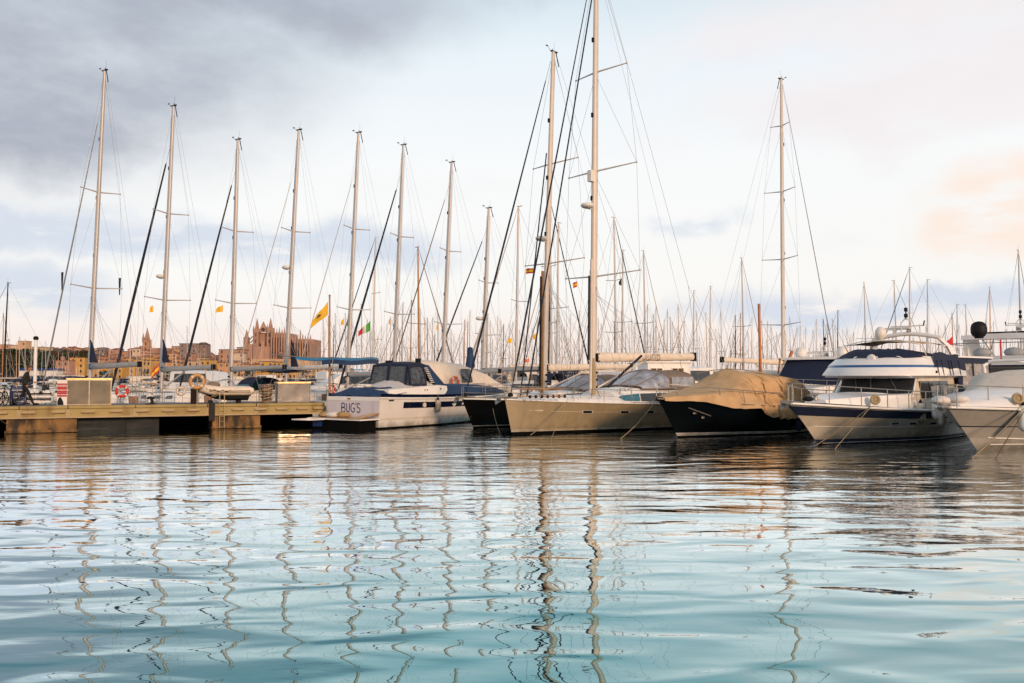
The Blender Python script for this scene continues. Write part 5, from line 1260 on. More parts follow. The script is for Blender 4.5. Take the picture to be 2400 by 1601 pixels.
b = MB(); b.ell((-1.35, -.35, 1.78), (.30, .16, .10), 8, 5); b.build('anchor_cover', rubber, my)
for x in (.6, 1.0):
    b = MB(); b.lathe((x - 1.2, 0, 1.72), [(.1, 0), (.07, .1), (.12, .2)], 8); b.build('windlass', steel, my)
def coil(loc, label, m=rope_m):
    b = MB(); b.torus((0, 0, 0), .15, .055, 16, 6, ax=(1, 0, .1), ay=(.0, .35, 1)); b.torus((.02, .04, .01), .11, .05, 14, 6, ax=(1, 0, -.2), ay=(0, .3, 1)); b.ell((0, .02, -.02), (.12, .06, .12), 8, 5)
    o = b.build('rope_coil', m); o.location = loc; return tag(o, label, 'rope coil', 'rope coils on the bow decks')
coil(W(my, (1.45, -1.55, 1.72)), 'brown rope coil on the flybridge motor yacht foredeck')
a_ = W(my, (.75, -1.72, 1.5))
rope([a_, at(1912, 1044, 32.0)], 'mooring line slanting left from the flybridge motor yacht bow to its stem', .016, sag=.05)
rope([a_, at(1949, 1062, 30.8)], 'mooring line hanging straight down from the flybridge motor yacht bow', .014, sag=0)
fender(at(2158, 968, 34.2), 'large cream fender hanging left of the two others on the flybridge motor yacht', .78, .17, cream, navy, .95)
fender(at(2193, 962, 33.9), 'middle white fender beside the sport cruiser bow', .66, .15, white_p, white_p, .7)
fender(at(2207, 981, 33.2), 'grey white fender tucked behind the sport cruiser bow', .62, .15, gel, rubber, .7)

# ---------------------------------------------------------------- sport cruiser at the right edge
sc = thing('sport_cruiser', 'white sport cruiser with blue hull line and beige screen cover at the right edge', 'motorboat', (16.3, 30.0, 0), A_R)
H = Hull(12.5, 4.3, 1.62, 1.38, 1.3, 2.6, .2, tm=.5, p=2.3, q=.85, w0=.24, w1=.88, fl=1.3)
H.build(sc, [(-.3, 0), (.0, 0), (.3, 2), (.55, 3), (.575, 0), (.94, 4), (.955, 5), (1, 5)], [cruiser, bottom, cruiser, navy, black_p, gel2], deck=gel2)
H.toerail(sc, gel2, .05, .98, name='rubbing_strake')
b = MB()
for v0, v1 in ((.05, .30), (.02, .14)):
    b.tube([H.pt(lerp(.06, .7, i / 16), lerp(v1, v0, i / 16), -1, .012) for i in range(17)], .022, 5)
    b.tube([H.pt(lerp(.06, .7, i / 16), lerp(v1, v0, i / 16), 1, .012) for i in range(17)], .022, 5)
b.build('spray_rail', gel2, sc)
b = MB(); house(b, [(-2.1, [(.25, 1.62), (.2, 1.68), (.1, 1.70), (0, 1.71)]), (-.8, [(1.15, 1.58), (.95, 1.80), (.5, 1.88), (0, 1.9)]), (1.5, [(1.75, 1.50), (1.5, 1.95), (.8, 2.08), (0, 2.12)]), (4.5, [(1.98, 1.42), (1.8, 1.95), (1.0, 2.25), (0, 2.28)]), (12.0, [(2.0, 1.35), (1.9, 1.7), (1.2, 1.9), (0, 1.9)])], smooth=True); b.build('foredeck', gel2, sc)
b = MB(); house(b, [(2.6, [(1.55, 1.95), (1.35, 2.05), (.8, 2.12), (0, 2.16)]), (4.0, [(1.75, 1.95), (1.55, 2.62), (.9, 2.74), (0, 2.78)]), (6.0, [(1.85, 1.9), (1.65, 2.70), (1.0, 2.86), (0, 2.9)]), (9.0, [(1.85, 1.8), (1.65, 2.6), (1.0, 2.75), (0, 2.8)])], smooth=True); b.build('screen_cover', canv_cream, sc)
b = MB(); b.tube([(5.2, -1.5, 2.75), (5.2, -1.55, 3.05), (5.9, -1.5, 3.22), (8.5, -1.4, 3.3), (10, -1.4, 3.2)], .06, 8); b.tube([(5.2, 1.5, 2.75), (5.2, 1.55, 3.05), (5.9, 1.5, 3.22), (8.5, 1.4, 3.3), (10, 1.4, 3.2)], .06, 8)
b.tube([(5.5, y, 3.22 + .05 * math.cos(y)) for y in (-1.45, -.7, 0, .7, 1.45)], .06, 8); b.build('hardtop_frame', gel2, sc)
for t in (.12, .20, .30):
    b = MB(); p = H.pt(t, 1, -1, -.55); b.lathe((p.x, p.y, p.z + .14), [(.1, 0), (.06, .03)], 8); b.build('deck_hatch', black_p, sc)
H.rail(sc, .0, .75, 8, .72, .020, mid=False, inset=.35, lean=0)
anchor_gear(sc, -2.85, 1.62)
b = MB(); b.ell((-2.2, .35, 1.80), (.40, .30, .16), 10, 6); b.ell((-1.8, -.1, 1.84), (.30, .3, .14), 10, 6); b.build('cloth_bundle', wht_p, sc)
coil(W(sc, (-.15, -1.35, 1.86)), 'brown rope coil on the white sport cruiser foredeck')
a_ = W(sc, (-.2, -1.62, 1.62))
rope([a_, at(2279, 1074, 27.5)], 'mooring line slanting left down from the sport cruiser bow', .016, sag=.04)
rope([a_ + Vector((.03, 0, 0)), at(2323, 1092, 27.0)], 'mooring line hanging straight down from the sport cruiser bow', .013, m=rope_d, sag=0)
fender(at(2398, 980, 29.0), 'white fender on the sport cruiser side at the right picture edge', .85, .17, white_p, rubber, .7)

# ---------------------------------------------------------------- large yacht behind, stern towards us
bg_ = thing('motor_yacht', 'large white yacht with a black satellite dome behind the sport cruiser', 'motor yacht', Vector((26.2, 46.5, 0)) + Vector((math.cos(R(42)), math.sin(R(42)), 0)) * 16, R(222))
H = Hull(16, 5.6, 2.4, 2.1, 2.0, 1.5, .3, tw=.95)
H.build(bg_, [(-.3, 1), (.05, 0), (.8, 0), (1, 0)], [gel, bottom])
b = MB(); house(b, [(4, [(2.2, 2.0), (2.0, 2.5), (0, 2.6)]), (6, [(2.4, 2.0), (2.2, 3.15), (0, 3.2)]), (14, [(2.5, 2.0), (2.4, 3.15), (0, 3.2)])]); b.build('saloon', gel2, bg_)
b = MB(); b.sheet([[Vector((14.03, y, z)) for y in (-2.3, -.8, .8, 2.3)] for z in (3.1, 2.1)]); b.build('saloon_glass', glass_dark, bg_)
for sg in (-1, 1):
    for xa in (6.5, 9.0, 11.5):
        b = MB(); b.add([(xa, sg * 2.48, 2.3), (xa + 2.2, sg * 2.50, 2.3), (xa + 2.2, sg * 2.44, 3.0), (xa, sg * 2.42, 3.0)], [(0, 1, 2, 3)]); b.build('side_window', glass_dark, bg_)
b = MB(); house(b, [(5.0, [(2.0, 3.22), (1.9, 3.5), (0, 3.5)]), (6.5, [(2.7, 3.22), (2.75, 3.72), (0, 3.74)]), (16.2, [(2.8, 3.22), (2.85, 3.72), (0, 3.74)])]); b.build('upper_deck', gel2, bg_)
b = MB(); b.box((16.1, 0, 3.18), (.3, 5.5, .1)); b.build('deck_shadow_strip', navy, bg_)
for sg in (-1, 1):
    b = MB(); b.loft([[Vector((x0_, sg * 2.45, z)), Vector((x1_, sg * 2.45, z)), Vector((x1_, sg * 2.25, z)), Vector((x0_, sg * 2.25, z))] for x0_, x1_, z in ((10.2, 13.2, 3.7), (11.2, 13.4, 4.3), (11.6, 13.5, 4.9))], smooth=False); b.build('arch_side', gel, bg_)
    b = MB(); b.tube([(8.5, sg * 2.3, 3.7), (10.8, sg * 2.3, 4.85)], .03, 5); b.tube([(9.8, sg * 2.3, 3.7), (9.0, sg * 2.3, 4.9)], .03, 5); b.build('hardtop_strut', steel, bg_)
b = MB(); house(b, [(7.0, [(1.9, 4.95), (1.8, 5.05), (0, 5.1)]), (10, [(2.4, 4.85), (2.4, 5.05), (0, 5.12)]), (13.6, [(2.5, 4.75), (2.5, 5.0), (0, 5.08)])]); b.build('hardtop', gel2, bg_)
b = MB(); b.sheet([[Vector((x, y, 5.2 + .05 * math.sin(x * 2))) for x in (7, 8.5, 10, 11.4, 12.6)] for y in (-1.8, -.6, .6, 1.8)]); b.build('solar_cover', canv_blue, bg_)
b = MB(); b.tube([(16.0, y, 4.45) for y in (-2.6, 0, 2.6)], .025, 5); b.tube([(16, 2.6, 4.45), (12, 2.6, 4.45)], .025, 5); b.tube([(16, -2.6, 4.45), (12, -2.6, 4.45)], .025, 5); b.build('top_rail', steel, bg_)
for y in (-2.6, -1.3, 0, 1.3, 2.6):
    b = MB(); b.tube([(16, y, 3.7), (16, y, 4.45)], .02, 5); b.build('stanchion', steel, bg_)
for y in (-1.0, .6):
    b = MB(); b.ell((14.6, y, 3.95), (.45, .5, .28), 10, 6); b.build('covered_seat', canv_grey, bg_)
mast_cluster(bg_, 12.6, 5.15, dy=.35)
dm = at(2294.5, 789, 47.5)
o = thing('satellite_dome', 'large black satellite dome on the hardtop of the big yacht', 'satellite dome', dm + Vector((0, 0, .0)), 0)
b = MB(); b.lathe((0, 0, 0), [(.28, -.0), (.40, .16), (.42, .28), (.42, .50), (.36, .70), (.20, .82), (0, .86)], 16); b.build('dome', black_p, o)
b = MB(); b.lathe((0, 0, -.10), [(.22, 0), (.26, .12)], 10); b.build('base', black_p, o)

# ---------------------------------------------------------------- navy covered wheelhouse boat behind
nv = thing('motor_yacht', 'motor yacht with its wheelhouse front hidden by navy canvas and two white domes', 'motor yacht', (15.0, 47.0, 0), A_R + R(8))
H = Hull(13, 4.6, 1.8, 1.6, 1.5, 1.2, .2)
H.build(nv, [(-.3, 1), (.05, 0), (.8, 0), (1, 0)], [gel, bottom])
b = MB(); house(b, [(1.5, [(1.0, 1.7), (.9, 1.95), (0, 2.0)]), (3.6, [(1.8, 1.6), (1.7, 2.15), (0, 2.2)]), (4.4, [(1.8, 1.6), (1.6, 3.5), (0, 3.55)]), (9, [(1.8, 1.6), (1.6, 3.5), (0, 3.55)])]); b.build('wheelhouse', gel2, nv)
b = MB(); b.sheet([[Vector((4.2 + .3 * (y / 2) ** 2, y, 3.60)) for y in (-1.66, -.8, 0, .8, 1.66)], [Vector((3.1 + .5 * (y / 2.2) ** 2, y * 1.2, 2.12)) for y in (-1.66, -.8, 0, .8, 1.66)]])
b.sheet([[Vector((4.5, -1.68, 3.6)), Vector((7.5, -1.7, 3.6))], [Vector((3.5, -1.98, 2.12)), Vector((7.5, -2.0, 2.12))]]); b.build('navy_cover', canv_navy, nv)
b = MB(); b.box((6.3, 0, 3.68), (4.6, 3.7, .14)); b.build('roof', gel2, nv)
for y in (-1.25, 1.25):
    b = MB(); b.lathe((5.6, y, 3.85), [(.28, -.05), (.33, 0), (.36, .18), (.30, .42), (.16, .52), (0, .54)], 14); b.build('satellite_dome', white_p, nv)
mast_cluster(nv, 6.2, 3.75)
H.rail(nv, 0, .6, 6, .7, .018, mid=False)
# ---------------------------------------------------------------- tall single mast at right, behind the covered boats
ty = thing('sailing_yacht', 'large sailing yacht with very tall four spreader mast behind the tan covered boat', 'sailing boat', (0, 0, 0), R(215))
base = at(1836, 880, 60); dirx = Matrix.Rotation(R(215), 3, 'Z') @ Vector((1, 0, 0)); ty.location = Vector((base.x, 60, 0)) - dirx * 6
H = Hull(15, 4.3, 1.6, 1.35, 1.3, .8, .3); H.build(ty, [(-.3, 1), (.05, 0), (.85, 0), (1, 0)], [gel, bottom])
b = MB(); house(b, [(3.5, [(.8, 1.35), (.6, 1.6), (0, 1.7)]), (9.5, [(1.4, 1.35), (1.2, 1.95), (0, 2.1)]), (10.5, [(1.4, 1.35), (1.2, 1.6), (0, 1.7)])]); b.build('cabin', gel2, ty)
rake, zt = solve_mast(ty, 6, 1831, 186)
rig(ty, 6, 1.6, zt, rake, .17, alu_w, [(at(1835, y_, 60).z, h_) for y_, h_ in ((762, 1.7), (608, 1.5), (449, 1.3), (294, .8))], boom=(3.6, 6.2, .2, canv_cream), bow=(-.6, 0, 1.7), stern=(14.8, 0, 1.5), beam=4.1, stay=(wire, .03, .985), deck_z=1.4, w=.009)

# ---------------------------------------------------------------- generic boats of the marina
GH = R(42)
def proto_sail(hm, mm_, cm, furl, h=13.0, sp=1, cabin=True, name='sailing_boat'):
    o = thing(name, 'proto', 'sailing boat')
    H = Hull(9.6, 3.1, 1.25, 1.0, 1.0, .5, .2); H.build(o, [(-.2, 1), (.04, 1), (.12, 0), (.84, 2), (.9, 0), (1, 0)], [hm, bottom, navy if hm is gel else gel], nt=8)
    b = MB(); house(b, [(2.4, [(.5, 1.05), (.4, 1.2), (0, 1.25)]), (4, [(.95, 1.0), (.8, 1.45), (0, 1.52)]), (6.6, [(1.0, 1.0), (.85, 1.55), (0, 1.62)]), (6.8, [(1.0, 1.0), (.9, 1.3), (0, 1.4)])]); b.build('cabin', gel2, o)
    for sg in (-1, 1):
        b = MB(); b.add([(4.2, sg * .99, 1.12), (6.3, sg * 1.0, 1.14), (6.3, sg * .92, 1.38), (4.3, sg * .93, 1.34)], [(0, 1, 2, 3)]); b.build('cabin_window', glass_dark, o)
    b = MB(); b.tube([(3.9, 0, 1.4), (4.02, 0, h * .6), (4.12, 0, h)], [.085, .08, .05], 6); b.box((4.2, 0, h + .03), (.4, .05, .05)); b.tube([(4.1, 0, h), (4.1, 0, h + .5)], .008, 3); mo = b.build('mast', mm_, o)
    for k in range(sp):
        z = h * (.52 if sp == 1 else .38 + .28 * k); b = MB(); b.tube([(4.2, -.95 + .2 * k, z + .05), (4.02, 0, z), (4.2, .95 - .2 * k, z + .05)], .025, 4); b.build('spreader', mm_, mo)
    b = MB(); top = Vector((4.1, 0, h)); bw = Vector((-.4, 0, 1.3))
    b.tube([bw, bw.lerp(top, .08), bw.lerp(top, .9), top], [.03, furl[1], furl[1] * .5, .01], 5); b.build('furled_headsail', furl[0], o)
    b = MB(); b.tube([top, (9.7, 0, 1.1)], .010, 3)
    for sg in (-1, 1):
        b.tube([(4.2, sg * 1.45, 1.0), (4.2, sg * .9, h * .52), top], .009, 3); b.tube([(4.5, sg * 1.4, 1.0), (4.02, 0, h * .52)], .008, 3)
    b.build('shroud', wire, o)
    b = MB(); n = 6; b.loft([[Vector((lerp(4.1, 8.0, i / n), .12 * (1.1 - .3 * i / n) * math.cos(6.2832 * j / 8), 2.3 + .16 * (1.2 - .5 * i / n) * math.sin(6.2832 * j / 8))) for j in range(8)] for i in range(n + 1)]); b.build('boom', cm, o)
    sprayhood(o, 5.6, 7.2, .95, 1.3, 2.05, cm, glass_dark)
    b = MB()
    for sg in (-1, 1): b.tube([(.0, sg * .25, 1.75), (2.5, sg * 1.2, 1.65), (6, sg * 1.5, 1.6), (9.5, sg * 1.2, 1.6)], .012, 3)
    b.tube([(9.6, -1.2, 1.0), (9.6, -1.2, 1.6), (9.7, 1.2, 1.6), (9.6, 1.2, 1.0)], .014, 3); b.tube([(0, -.25, 1.2), (-.1, -.2, 1.75), (-.1, .2, 1.75), (0, .25, 1.2)], .014, 3); b.build('guard_rail', steel, o)
    return o
def proto_motor(hm, cm, kind):
    o = thing('motorboat', 'proto', 'motorboat')
    H = Hull(9, 3.2, 1.4, 1.1, 1.0, 1.1, .1, tw=.95); H.build(o, [(-.2, 1), (.03, 1), (.1, 0), (.7, 2 if kind == 2 else 0), (.85, 0), (1, 0)], [hm, bottom, navy], nt=8)
    b = MB(); house(b, [(.8, [(.6, 1.3), (.4, 1.5), (0, 1.6)]), (2.8, [(1.25, 1.15), (1.0, 1.65), (0, 1.75)])], smooth=True); b.build('foredeck', gel2, o)
    if kind == 0:
        b = MB(); house(b, [(2.4, [(1.3, 1.3), (1.2, 1.7), (0, 1.8)]), (3.6, [(1.35, 1.3), (1.15, 2.5), (0, 2.6)]), (7.0, [(1.4, 1.2), (1.2, 2.6), (0, 2.7)])]); b.build('wheelhouse', gel2, o)
        b = MB(); b.add([(2.55, -1.1, 1.78), (2.55, 1.1, 1.78), (3.5, 1.0, 2.45), (3.5, -1.0, 2.45)], [(0, 1, 2, 3)]); b.build('windscreen', glass_dark, o)
        for sg in (-1, 1): b = MB(); b.add([(3.5, sg * 1.34, 1.75), (6.6, sg * 1.36, 1.75), (6.6, sg * 1.23, 2.4), (3.7, sg * 1.2, 2.4)], [(0, 1, 2, 3)]); b.build('side_window', glass_dark, o)
    elif kind == 1:
        b = MB(); house(b, [(2.2, [(1.3, 1.25), (1.2, 1.6), (.8, 1.7), (0, 1.75)]), (3.6, [(1.45, 1.2), (1.25, 2.1), (.8, 2.3), (0, 2.35)]), (8.6, [(1.5, 1.1), (1.3, 2.0), (.8, 2.15), (0, 2.2)])], smooth=True); b.build('canvas_cover', cm, o)
    else:
        b = MB(); b.add([(2.6, -1.2, 1.6), (2.6, 1.2, 1.6), (3.5, 1.1, 2.15), (3.5, -1.1, 2.15)], [(0, 1, 2, 3)]); b.add([(2.6, 1.2, 1.6), (4.6, 1.35, 1.5), (4.6, 1.3, 2.0), (3.5, 1.1, 2.15)], [(0, 1, 2, 3)]); b.add([(2.6, -1.2, 1.6), (4.6, -1.35, 1.5), (4.6, -1.3, 2.0), (3.5, -1.1, 2.15)], [(0, 1, 2, 3)]); b.build('windscreen', glass_dark, o)
        b = MB(); b.box((6, 0, 2.75), (2.6, 2.5, .08)); b.build('bimini_top', cm, o)
        b = MB()
        for x in (4.9, 7.2):
            for sg in (-1, 1): b.tube([(6, sg * 1.3, 1.2), (x, sg * 1.2, 2.75)], .02, 4)
        b.build('bimini_frame', steel, o)
    b = MB(); b.tube([(7.5, 0, 2.0), (7.6, 0, 3.8)], .03, 4); b.build('aerial', gel2, o)
    b = MB()
    for sg in (-1, 1): b.tube([(-.6, sg * .2, 2.0), (1.5, sg * 1.3, 1.9), (4.5, sg * 1.5, 1.7)], .018, 4)
    b.build('bow_rail', steel, o)
    return o
mast_tan = mat('mast_tan', (.62, .44, .30), .45, var=.06)
mast_grey = mat('mast_grey', (.40, .37, .36), .45, var=.06)
SP = [
    ('white sailing boat with grey mast', proto_sail(gel, alu, canv_navy, (stay_light, .05), 13, 1)),
    ('white sailing boat with cream mast', proto_sail(gel, alu_w, canv_cream, (stay_dark, .06), 14, 2)),
    ('white sailing boat with slim mast', proto_sail(gel, mast_grey, canv_blue, (stay_brown, .05), 12, 1)),
    ('blue hulled sailing boat', proto_sail(navy, alu_w, canv_grey, (stay_light, .05), 14, 2)),
    ('tan masted sailing boat', proto_sail(gel, mast_tan, canv_tan, (stay_light, .05), 13, 1)),
    ('wooden masted sailing boat', proto_sail(cream, wood_m, canv_tan, (stay_brown, .05), 12, 1)),
    ('dark masted sailing boat', proto_sail(gel, wood_d, canv_navy, (stay_dark, .04), 12, 1)),
]
MP = [
    ('white wheelhouse motorboat', proto_motor(gel, canv_navy, 0)),
    ('cream covered motorboat', proto_motor(gel, canv_cream, 1)),
    ('navy covered motorboat', proto_motor(gel, canv_navy, 1)),
    ('blue topped open motorboat', proto_motor(gel, canv_sky, 2)),
    ('pale topped open motorboat', proto_motor(gel, canv_sheet, 2)),
]
index_children()
def land_mark(px):
    L_ = [(60, 'below the hill fort'), (160, 'behind the notice board'), (270, 'above the grey locker'), (400, 'below the church spire'), (520, 'above the cream dinghy'), (640, 'below the cathedral'), (735, 'right of the cathedral'),
          (860, 'behind the blue awning'), (1000, 'behind the navy wheelhouse'), (1110, 'behind the cream covered boat'), (1230, 'behind the black yacht bow'), (1330, 'between the two tallest masts'), (1440, 'just right of the tallest mast'),
          (1560, 'behind the lettered boom'), (1680, 'left above the tan cover'), (1780, 'above the tan canvas cover'), (1880, 'around the tall single mast'), (1990, 'above the navy canvas front'), (2110, 'left of the radar arch'), (2220, 'behind the radar arch'), (2330, 'behind the black satellite dome'), (2600, 'at the right picture edge')]
    for x, t in L_:
        if px < x: return t
    return L_[-1][1]
used_proto = set()
NB = 0
def put(plist, k, x, y, rz, scale, extra='', lean=0.0):
    global NB
    desc, pr = plist[k]
    if id(pr) in used_proto: o = copy_tree(pr)
    else: o = pr; used_proto.add(id(pr))
    o.location = (x, y, 0); o.rotation_euler = (0, lean, rz); o.scale = (scale,) * 3
    px = 1200 + 2000 * x / y
    depth = 'nearer moorings' if y < 110 else ('middle moorings' if y < 190 else 'far moorings')
    o['label'] = (desc + ' ' + land_mark(px) + ', ' + depth + extra)
    o['group'] = desc + 's ' + land_mark(px) + ' ' + depth
    NB += 1
    return o
GROUP_MARK = {}
def put_mast(px, topy, Y, k, rz=None, lean=0.0):
    "background sailing boat whose masthead shows at this pixel of the 2351 px wide view"
    px *= 1.0208; topy *= 1.0208
    P = at(px, topy, Y); h = {0: 13, 1: 14, 2: 12, 3: 14, 4: 13, 5: 12, 6: 12}[k]; s = P.z / h
    rz = rz if rz is not None else random.choice([R(42), R(222), R(145), R(-35), R(42), R(222)]) + R(random.uniform(-5, 5))
    d = Vector((math.cos(rz), math.sin(rz), 0)) * 4.1 * s
    o = put(SP, k, P.x - d.x, P.y - d.y, rz, s)
    return o
rnd = random.Random(11)
EX = [(862, 545, 84, 1), (960, 568, 72, 5), (1190, 475, 80, 0), (1282, 512, 90, 0), (1262, 455, 95, 1), (1262, 632, 110, 6), (1410, 500, 84, 1), (1430, 575, 92, 0), (1478, 577, 88, 0), (1593, 668, 120, 0), (1631, 658, 110, 0), (1557, 700, 130, 4),
      (1655, 715, 120, 0), (1703, 593, 92, 0), (1700, 720, 100, 5), (1688, 725, 120, 6), (1762, 738, 120, 0), (1506, 705, 115, 0), (1874, 733, 110, 0), (1900, 735, 115, 2), (1984, 650, 98, 0), (2053, 645, 92, 0), (2088, 615, 90, 1), (2129, 643, 88, 0), (2197, 700, 105, 2),
      (2217, 700, 100, 0), (2272, 660, 96, 4), (2338, 575, 84, 0), (1890, 733, 125, 6), (925, 696, 110, 2), (945, 690, 95, 5), (1005, 712, 120, 0), (1067, 735, 105, 5), (690, 760, 130, 5), (18, 650, 84, 6), (8, 720, 110, 5), (742, 715, 120, 0), (770, 720, 130, 0),
      (1120, 720, 115, 0), (1150, 735, 130, 4), (850, 745, 130, 0), (1330, 715, 130, 0), (1500, 722, 140, 2), (1525, 735, 150, 0), (1360, 700, 120, 1), (45, 772, 120, 4), (58, 780, 130, 0), (72, 790, 125, 0), (105, 785, 140, 0), (300, 745, 150, 0), (330, 790, 150, 4), (430, 750, 140, 0), (455, 790, 160, 4), (600, 795, 170, 1)]
for e in EX: put_mast(*e)
cnt = 0
x = 735.0
while x < 2345:                       # the thicket of masts
    x += rnd.uniform(4.5, 12.5) * (1.0 if 850 < x < 1950 else 1.35)
    Y = rnd.choice([125, 140, 155, 170, 190, 210, 240]) + rnd.uniform(-7, 7)
    if 1860 < x < 2351: ty_ = rnd.gauss(765, 22)
    else: ty_ = rnd.gauss(752, 24)
    ty_ = min(max(ty_, 690), 800)
    k = rnd.choice([0, 0, 0, 1, 1, 2, 2, 3, 4, 4, 5, 6]); put_mast(x, ty_, Y, k, lean=0); cnt += 1
x = 5.0
while x < 735:
    x += rnd.uniform(9, 26); Y = rnd.choice([170, 200, 235, 270]) + rnd.uniform(-8, 8)
    put_mast(x, rnd.gauss(806, 14), Y, rnd.choice([0, 1, 2, 4, 4, 0]))
# low hulls: motorboats
for i in range(62):
    px = rnd.uniform(5, 2350); Y = rnd.uniform(95, 230); Y = max(Y, 175) if px < 700 else Y; X = (px * 1.0208 - 1200) / 2000 * Y
    put(MP, rnd.randrange(5), X, Y, rnd.choice([R(42), R(222), R(145), R(-35), R(90)]) + R(rnd.uniform(-8, 8)), rnd.uniform(.9, 1.35))
for (px, Y, k, rz, s_) in ((120, 70, 4, 200, 1.0), (35, 53, 1, 150, 1.0), (170, 78, 4, 200, .9), (690, 78, 0, 30, 1.1), (735, 82, 0, 20, 1.2), (1640, 62, 0, 42, 1.2), (1575, 66, 0, 222, 1.1), (1330, 75, 4, 42, 1.1), (1480, 70, 0, 42, 1.3), (1900, 60, 1, 42, 1.1), (600, 78, 0, 160, 1.2)):
    put(MP, k, (px - 1200) / 2000 * Y, Y, R(rz), s_)
# uniquify: the tallest of each look-alike set is told apart
sets = {}
for o in [q for q in scene.objects if q.parent is None and q.get('label') and q.name.split('.')[0] in ('sailing_boat', 'motorboat') and q.get('group')]:
    sets.setdefault(o['label'], []).append(o)
for lab, os_ in sets.items():
    if len(os_) == 2:
        os_.sort(key=lambda q: q.location.x / q.location.y); os_[0]['label'] = lab + ', left one'; os_[1]['label'] = lab + ', right one'
    elif len(os_) > 3:
        os_.sort(key=lambda q: q.location.x / q.location.y)
        for q, w_ in zip(os_, ['leftmost', 'second', 'third', 'fourth', 'fifth', 'sixth', 'seventh', 'eighth', 'ninth']): q['label'] = lab.replace(' above the left part of the', ' above left') + ', ' + w_
    elif len(os_) == 3:
        os_.sort(key=lambda q: q.location.x / q.location.y)
        for q, w_ in zip(os_, ('leftmost', 'middle', 'rightmost')): q['label'] = lab + ', ' + w_

# white pole with dark cap at left
o = thing('channel_post', 'white post with a black cap standing left of the first tall mast', 'post', at(80 * 1.0208, 905, 62), 0); o.location.z = 0
hz = at(82, 793, 62).z; b = MB(); b.tube([(0, 0, -.3), (0, 0, hz)], .12, 8); b.build('post', gel2, o); b = MB(); b.lathe((0, 0, hz), [(.14, -.12), (.19, .0), (.15, .12), (0, .17)], 10); b.build('cap', rubber, o)

# houseboat wheelhouse behind the lettered boom
hb = thing('houseboat', 'white boxy houseboat with brown tinted windows behind the lettered boom', 'houseboat', at(1497, 900, 62) * 1, R(10)); hb.location.z = 0
H = Hull(5.4, 2.6, 1.8, 1.6, 1.6, .3, .1, tw=.95); H.build(hb, [(-.2, 1), (.03, 0), (.8, 0), (1, 0)], [gel, bottom])
b = MB(); b.box((1.9, 0, 2.55), (3.2, 2.3, 2.1)); b.build('cabin', gel2, hb); b = MB(); b.box((1.9, 0, 3.65), (3.5, 2.6, .1)); b.build('roof', gel2, hb)
wbr = mat('window_brown', (.10, .06, .02), .08)
for x in (.95, 2.55):
    b = MB(); b.box((x, -1.17, 2.95), (.95, .05, .62)); fr_ = b.build('window', gel2, hb)
    for dx in (-.22, .22): b = MB(); b.box((x + dx, -1.20, 2.95), (.38, .04, .48)); b.build('pane', wbr, fr_)
# cream covered boats with orange spars
cb = thing('covered_boat', 'boat under a pale canvas tent with orange wooden spars behind the tan cover', 'sailing boat', at(1705, 900, 56) * 1, R(8)); cb.location.z = 0
H = Hull(11, 3.4, 1.6, 1.4, 1.4, .5, .1); H.build(cb, [(-.2, 1), (.03, 0), (.8, 0), (1, 0)], [gel, bottom])
b = MB(); house(b, [(.5, [(.8, 1.5), (.5, 2.2), (0, 2.6)]), (1.3, [(1.5, 1.45), (1.2, 2.5), (0, 3.05)]), (4.2, [(1.7, 1.4), (1.3, 2.5), (0, 3.0)]), (7.5, [(1.7, 1.4), (1.3, 2.4), (0, 2.95)]), (9.0, [(1.6, 1.4), (1.2, 2.0), (0, 2.4)])], smooth=False); b.build('canvas_tent', canv_cream, cb)
b = MB(); b.tube([(2.2, -.2, 2.0), (2.15, -.2, 7.4)], [.11, .09], 8); b.build('mast', wood_o, cb)
b = MB(); b.tube([(2.9, -1.4, 1.4), (3.4, -1.3, 3.2), (3.9, -1.3, 4.25)], .10, 8); b.tube([(2.9, -1.35, 3.75), (4.3, -1.35, 3.78)], .05, 6); b.tube([(3.0, -1.1, 2.8), (3.15, -1.1, 3.8)], .06, 6); b.build('orange_spar', wood_o, cb)
b = MB(); b.ell((2.9, -1.5, 2.75), (.62, .3, .22), 10, 6, top=.2); b.build('tender', cream, cb)

# ---------------------------------------------------------------- shore, hill, town
stone = [mat('wall_' + n, c, .9, var=.15, vscale=.15, streak=((c[0] * .55, c[1] * .5, c[2] * .45), (.25, .25, .6), .5, .8, .5)) for n, c in (
    ('ochre', (.56, .32, .08)), ('orange', (.52, .28, .14)), ('terracotta', (.43, .23, .15)), ('sand', (.56, .37, .23)), ('cream', (.60, .45, .33)), ('rose', (.52, .29, .22)), ('grey', (.24, .18, .17)))]
roofm = mat('clay_roof', (.26, .10, .05), .9, var=.25, vscale=.5)
roofg = mat('roof_dark', (.11, .08, .07), .9, var=.2, vscale=.5)
winm = mat('window_shade', (.035, .03, .03), .35, var=.3, vscale=.5)
cath = mat('cathedral_stone', (.40, .24, .18), .9, var=.14, vscale=.08, streak=((.15, .09, .075), (.15, .15, .03), .5, .75, .6))
cathd = mat('cathedral_opening', (.07, .045, .04), .8, var=.2)
ground = mat('shore_ground', (.10, .065, .045), .95, var=.2, vscale=.02)
hillm = mat('hill_scrub', (.085, .055, .04), .95, var=.35, vscale=.05, bump=.5, bscale=.2)
def ground_z(x, y):
    "terrain behind the town: a low rise inland and a hill at the left"
    z = 1.6 + min(400, max(0, (y - 560))) * .018
    k = math.exp(-((x + 365) / 75) ** 2 - ((y - 730) / 90) ** 2); z += 17 * k
    k = math.exp(-((x + 440) / 60) ** 2 - ((y - 730) / 90) ** 2); z += 15 * k
    return z
b = MB(); rows = []
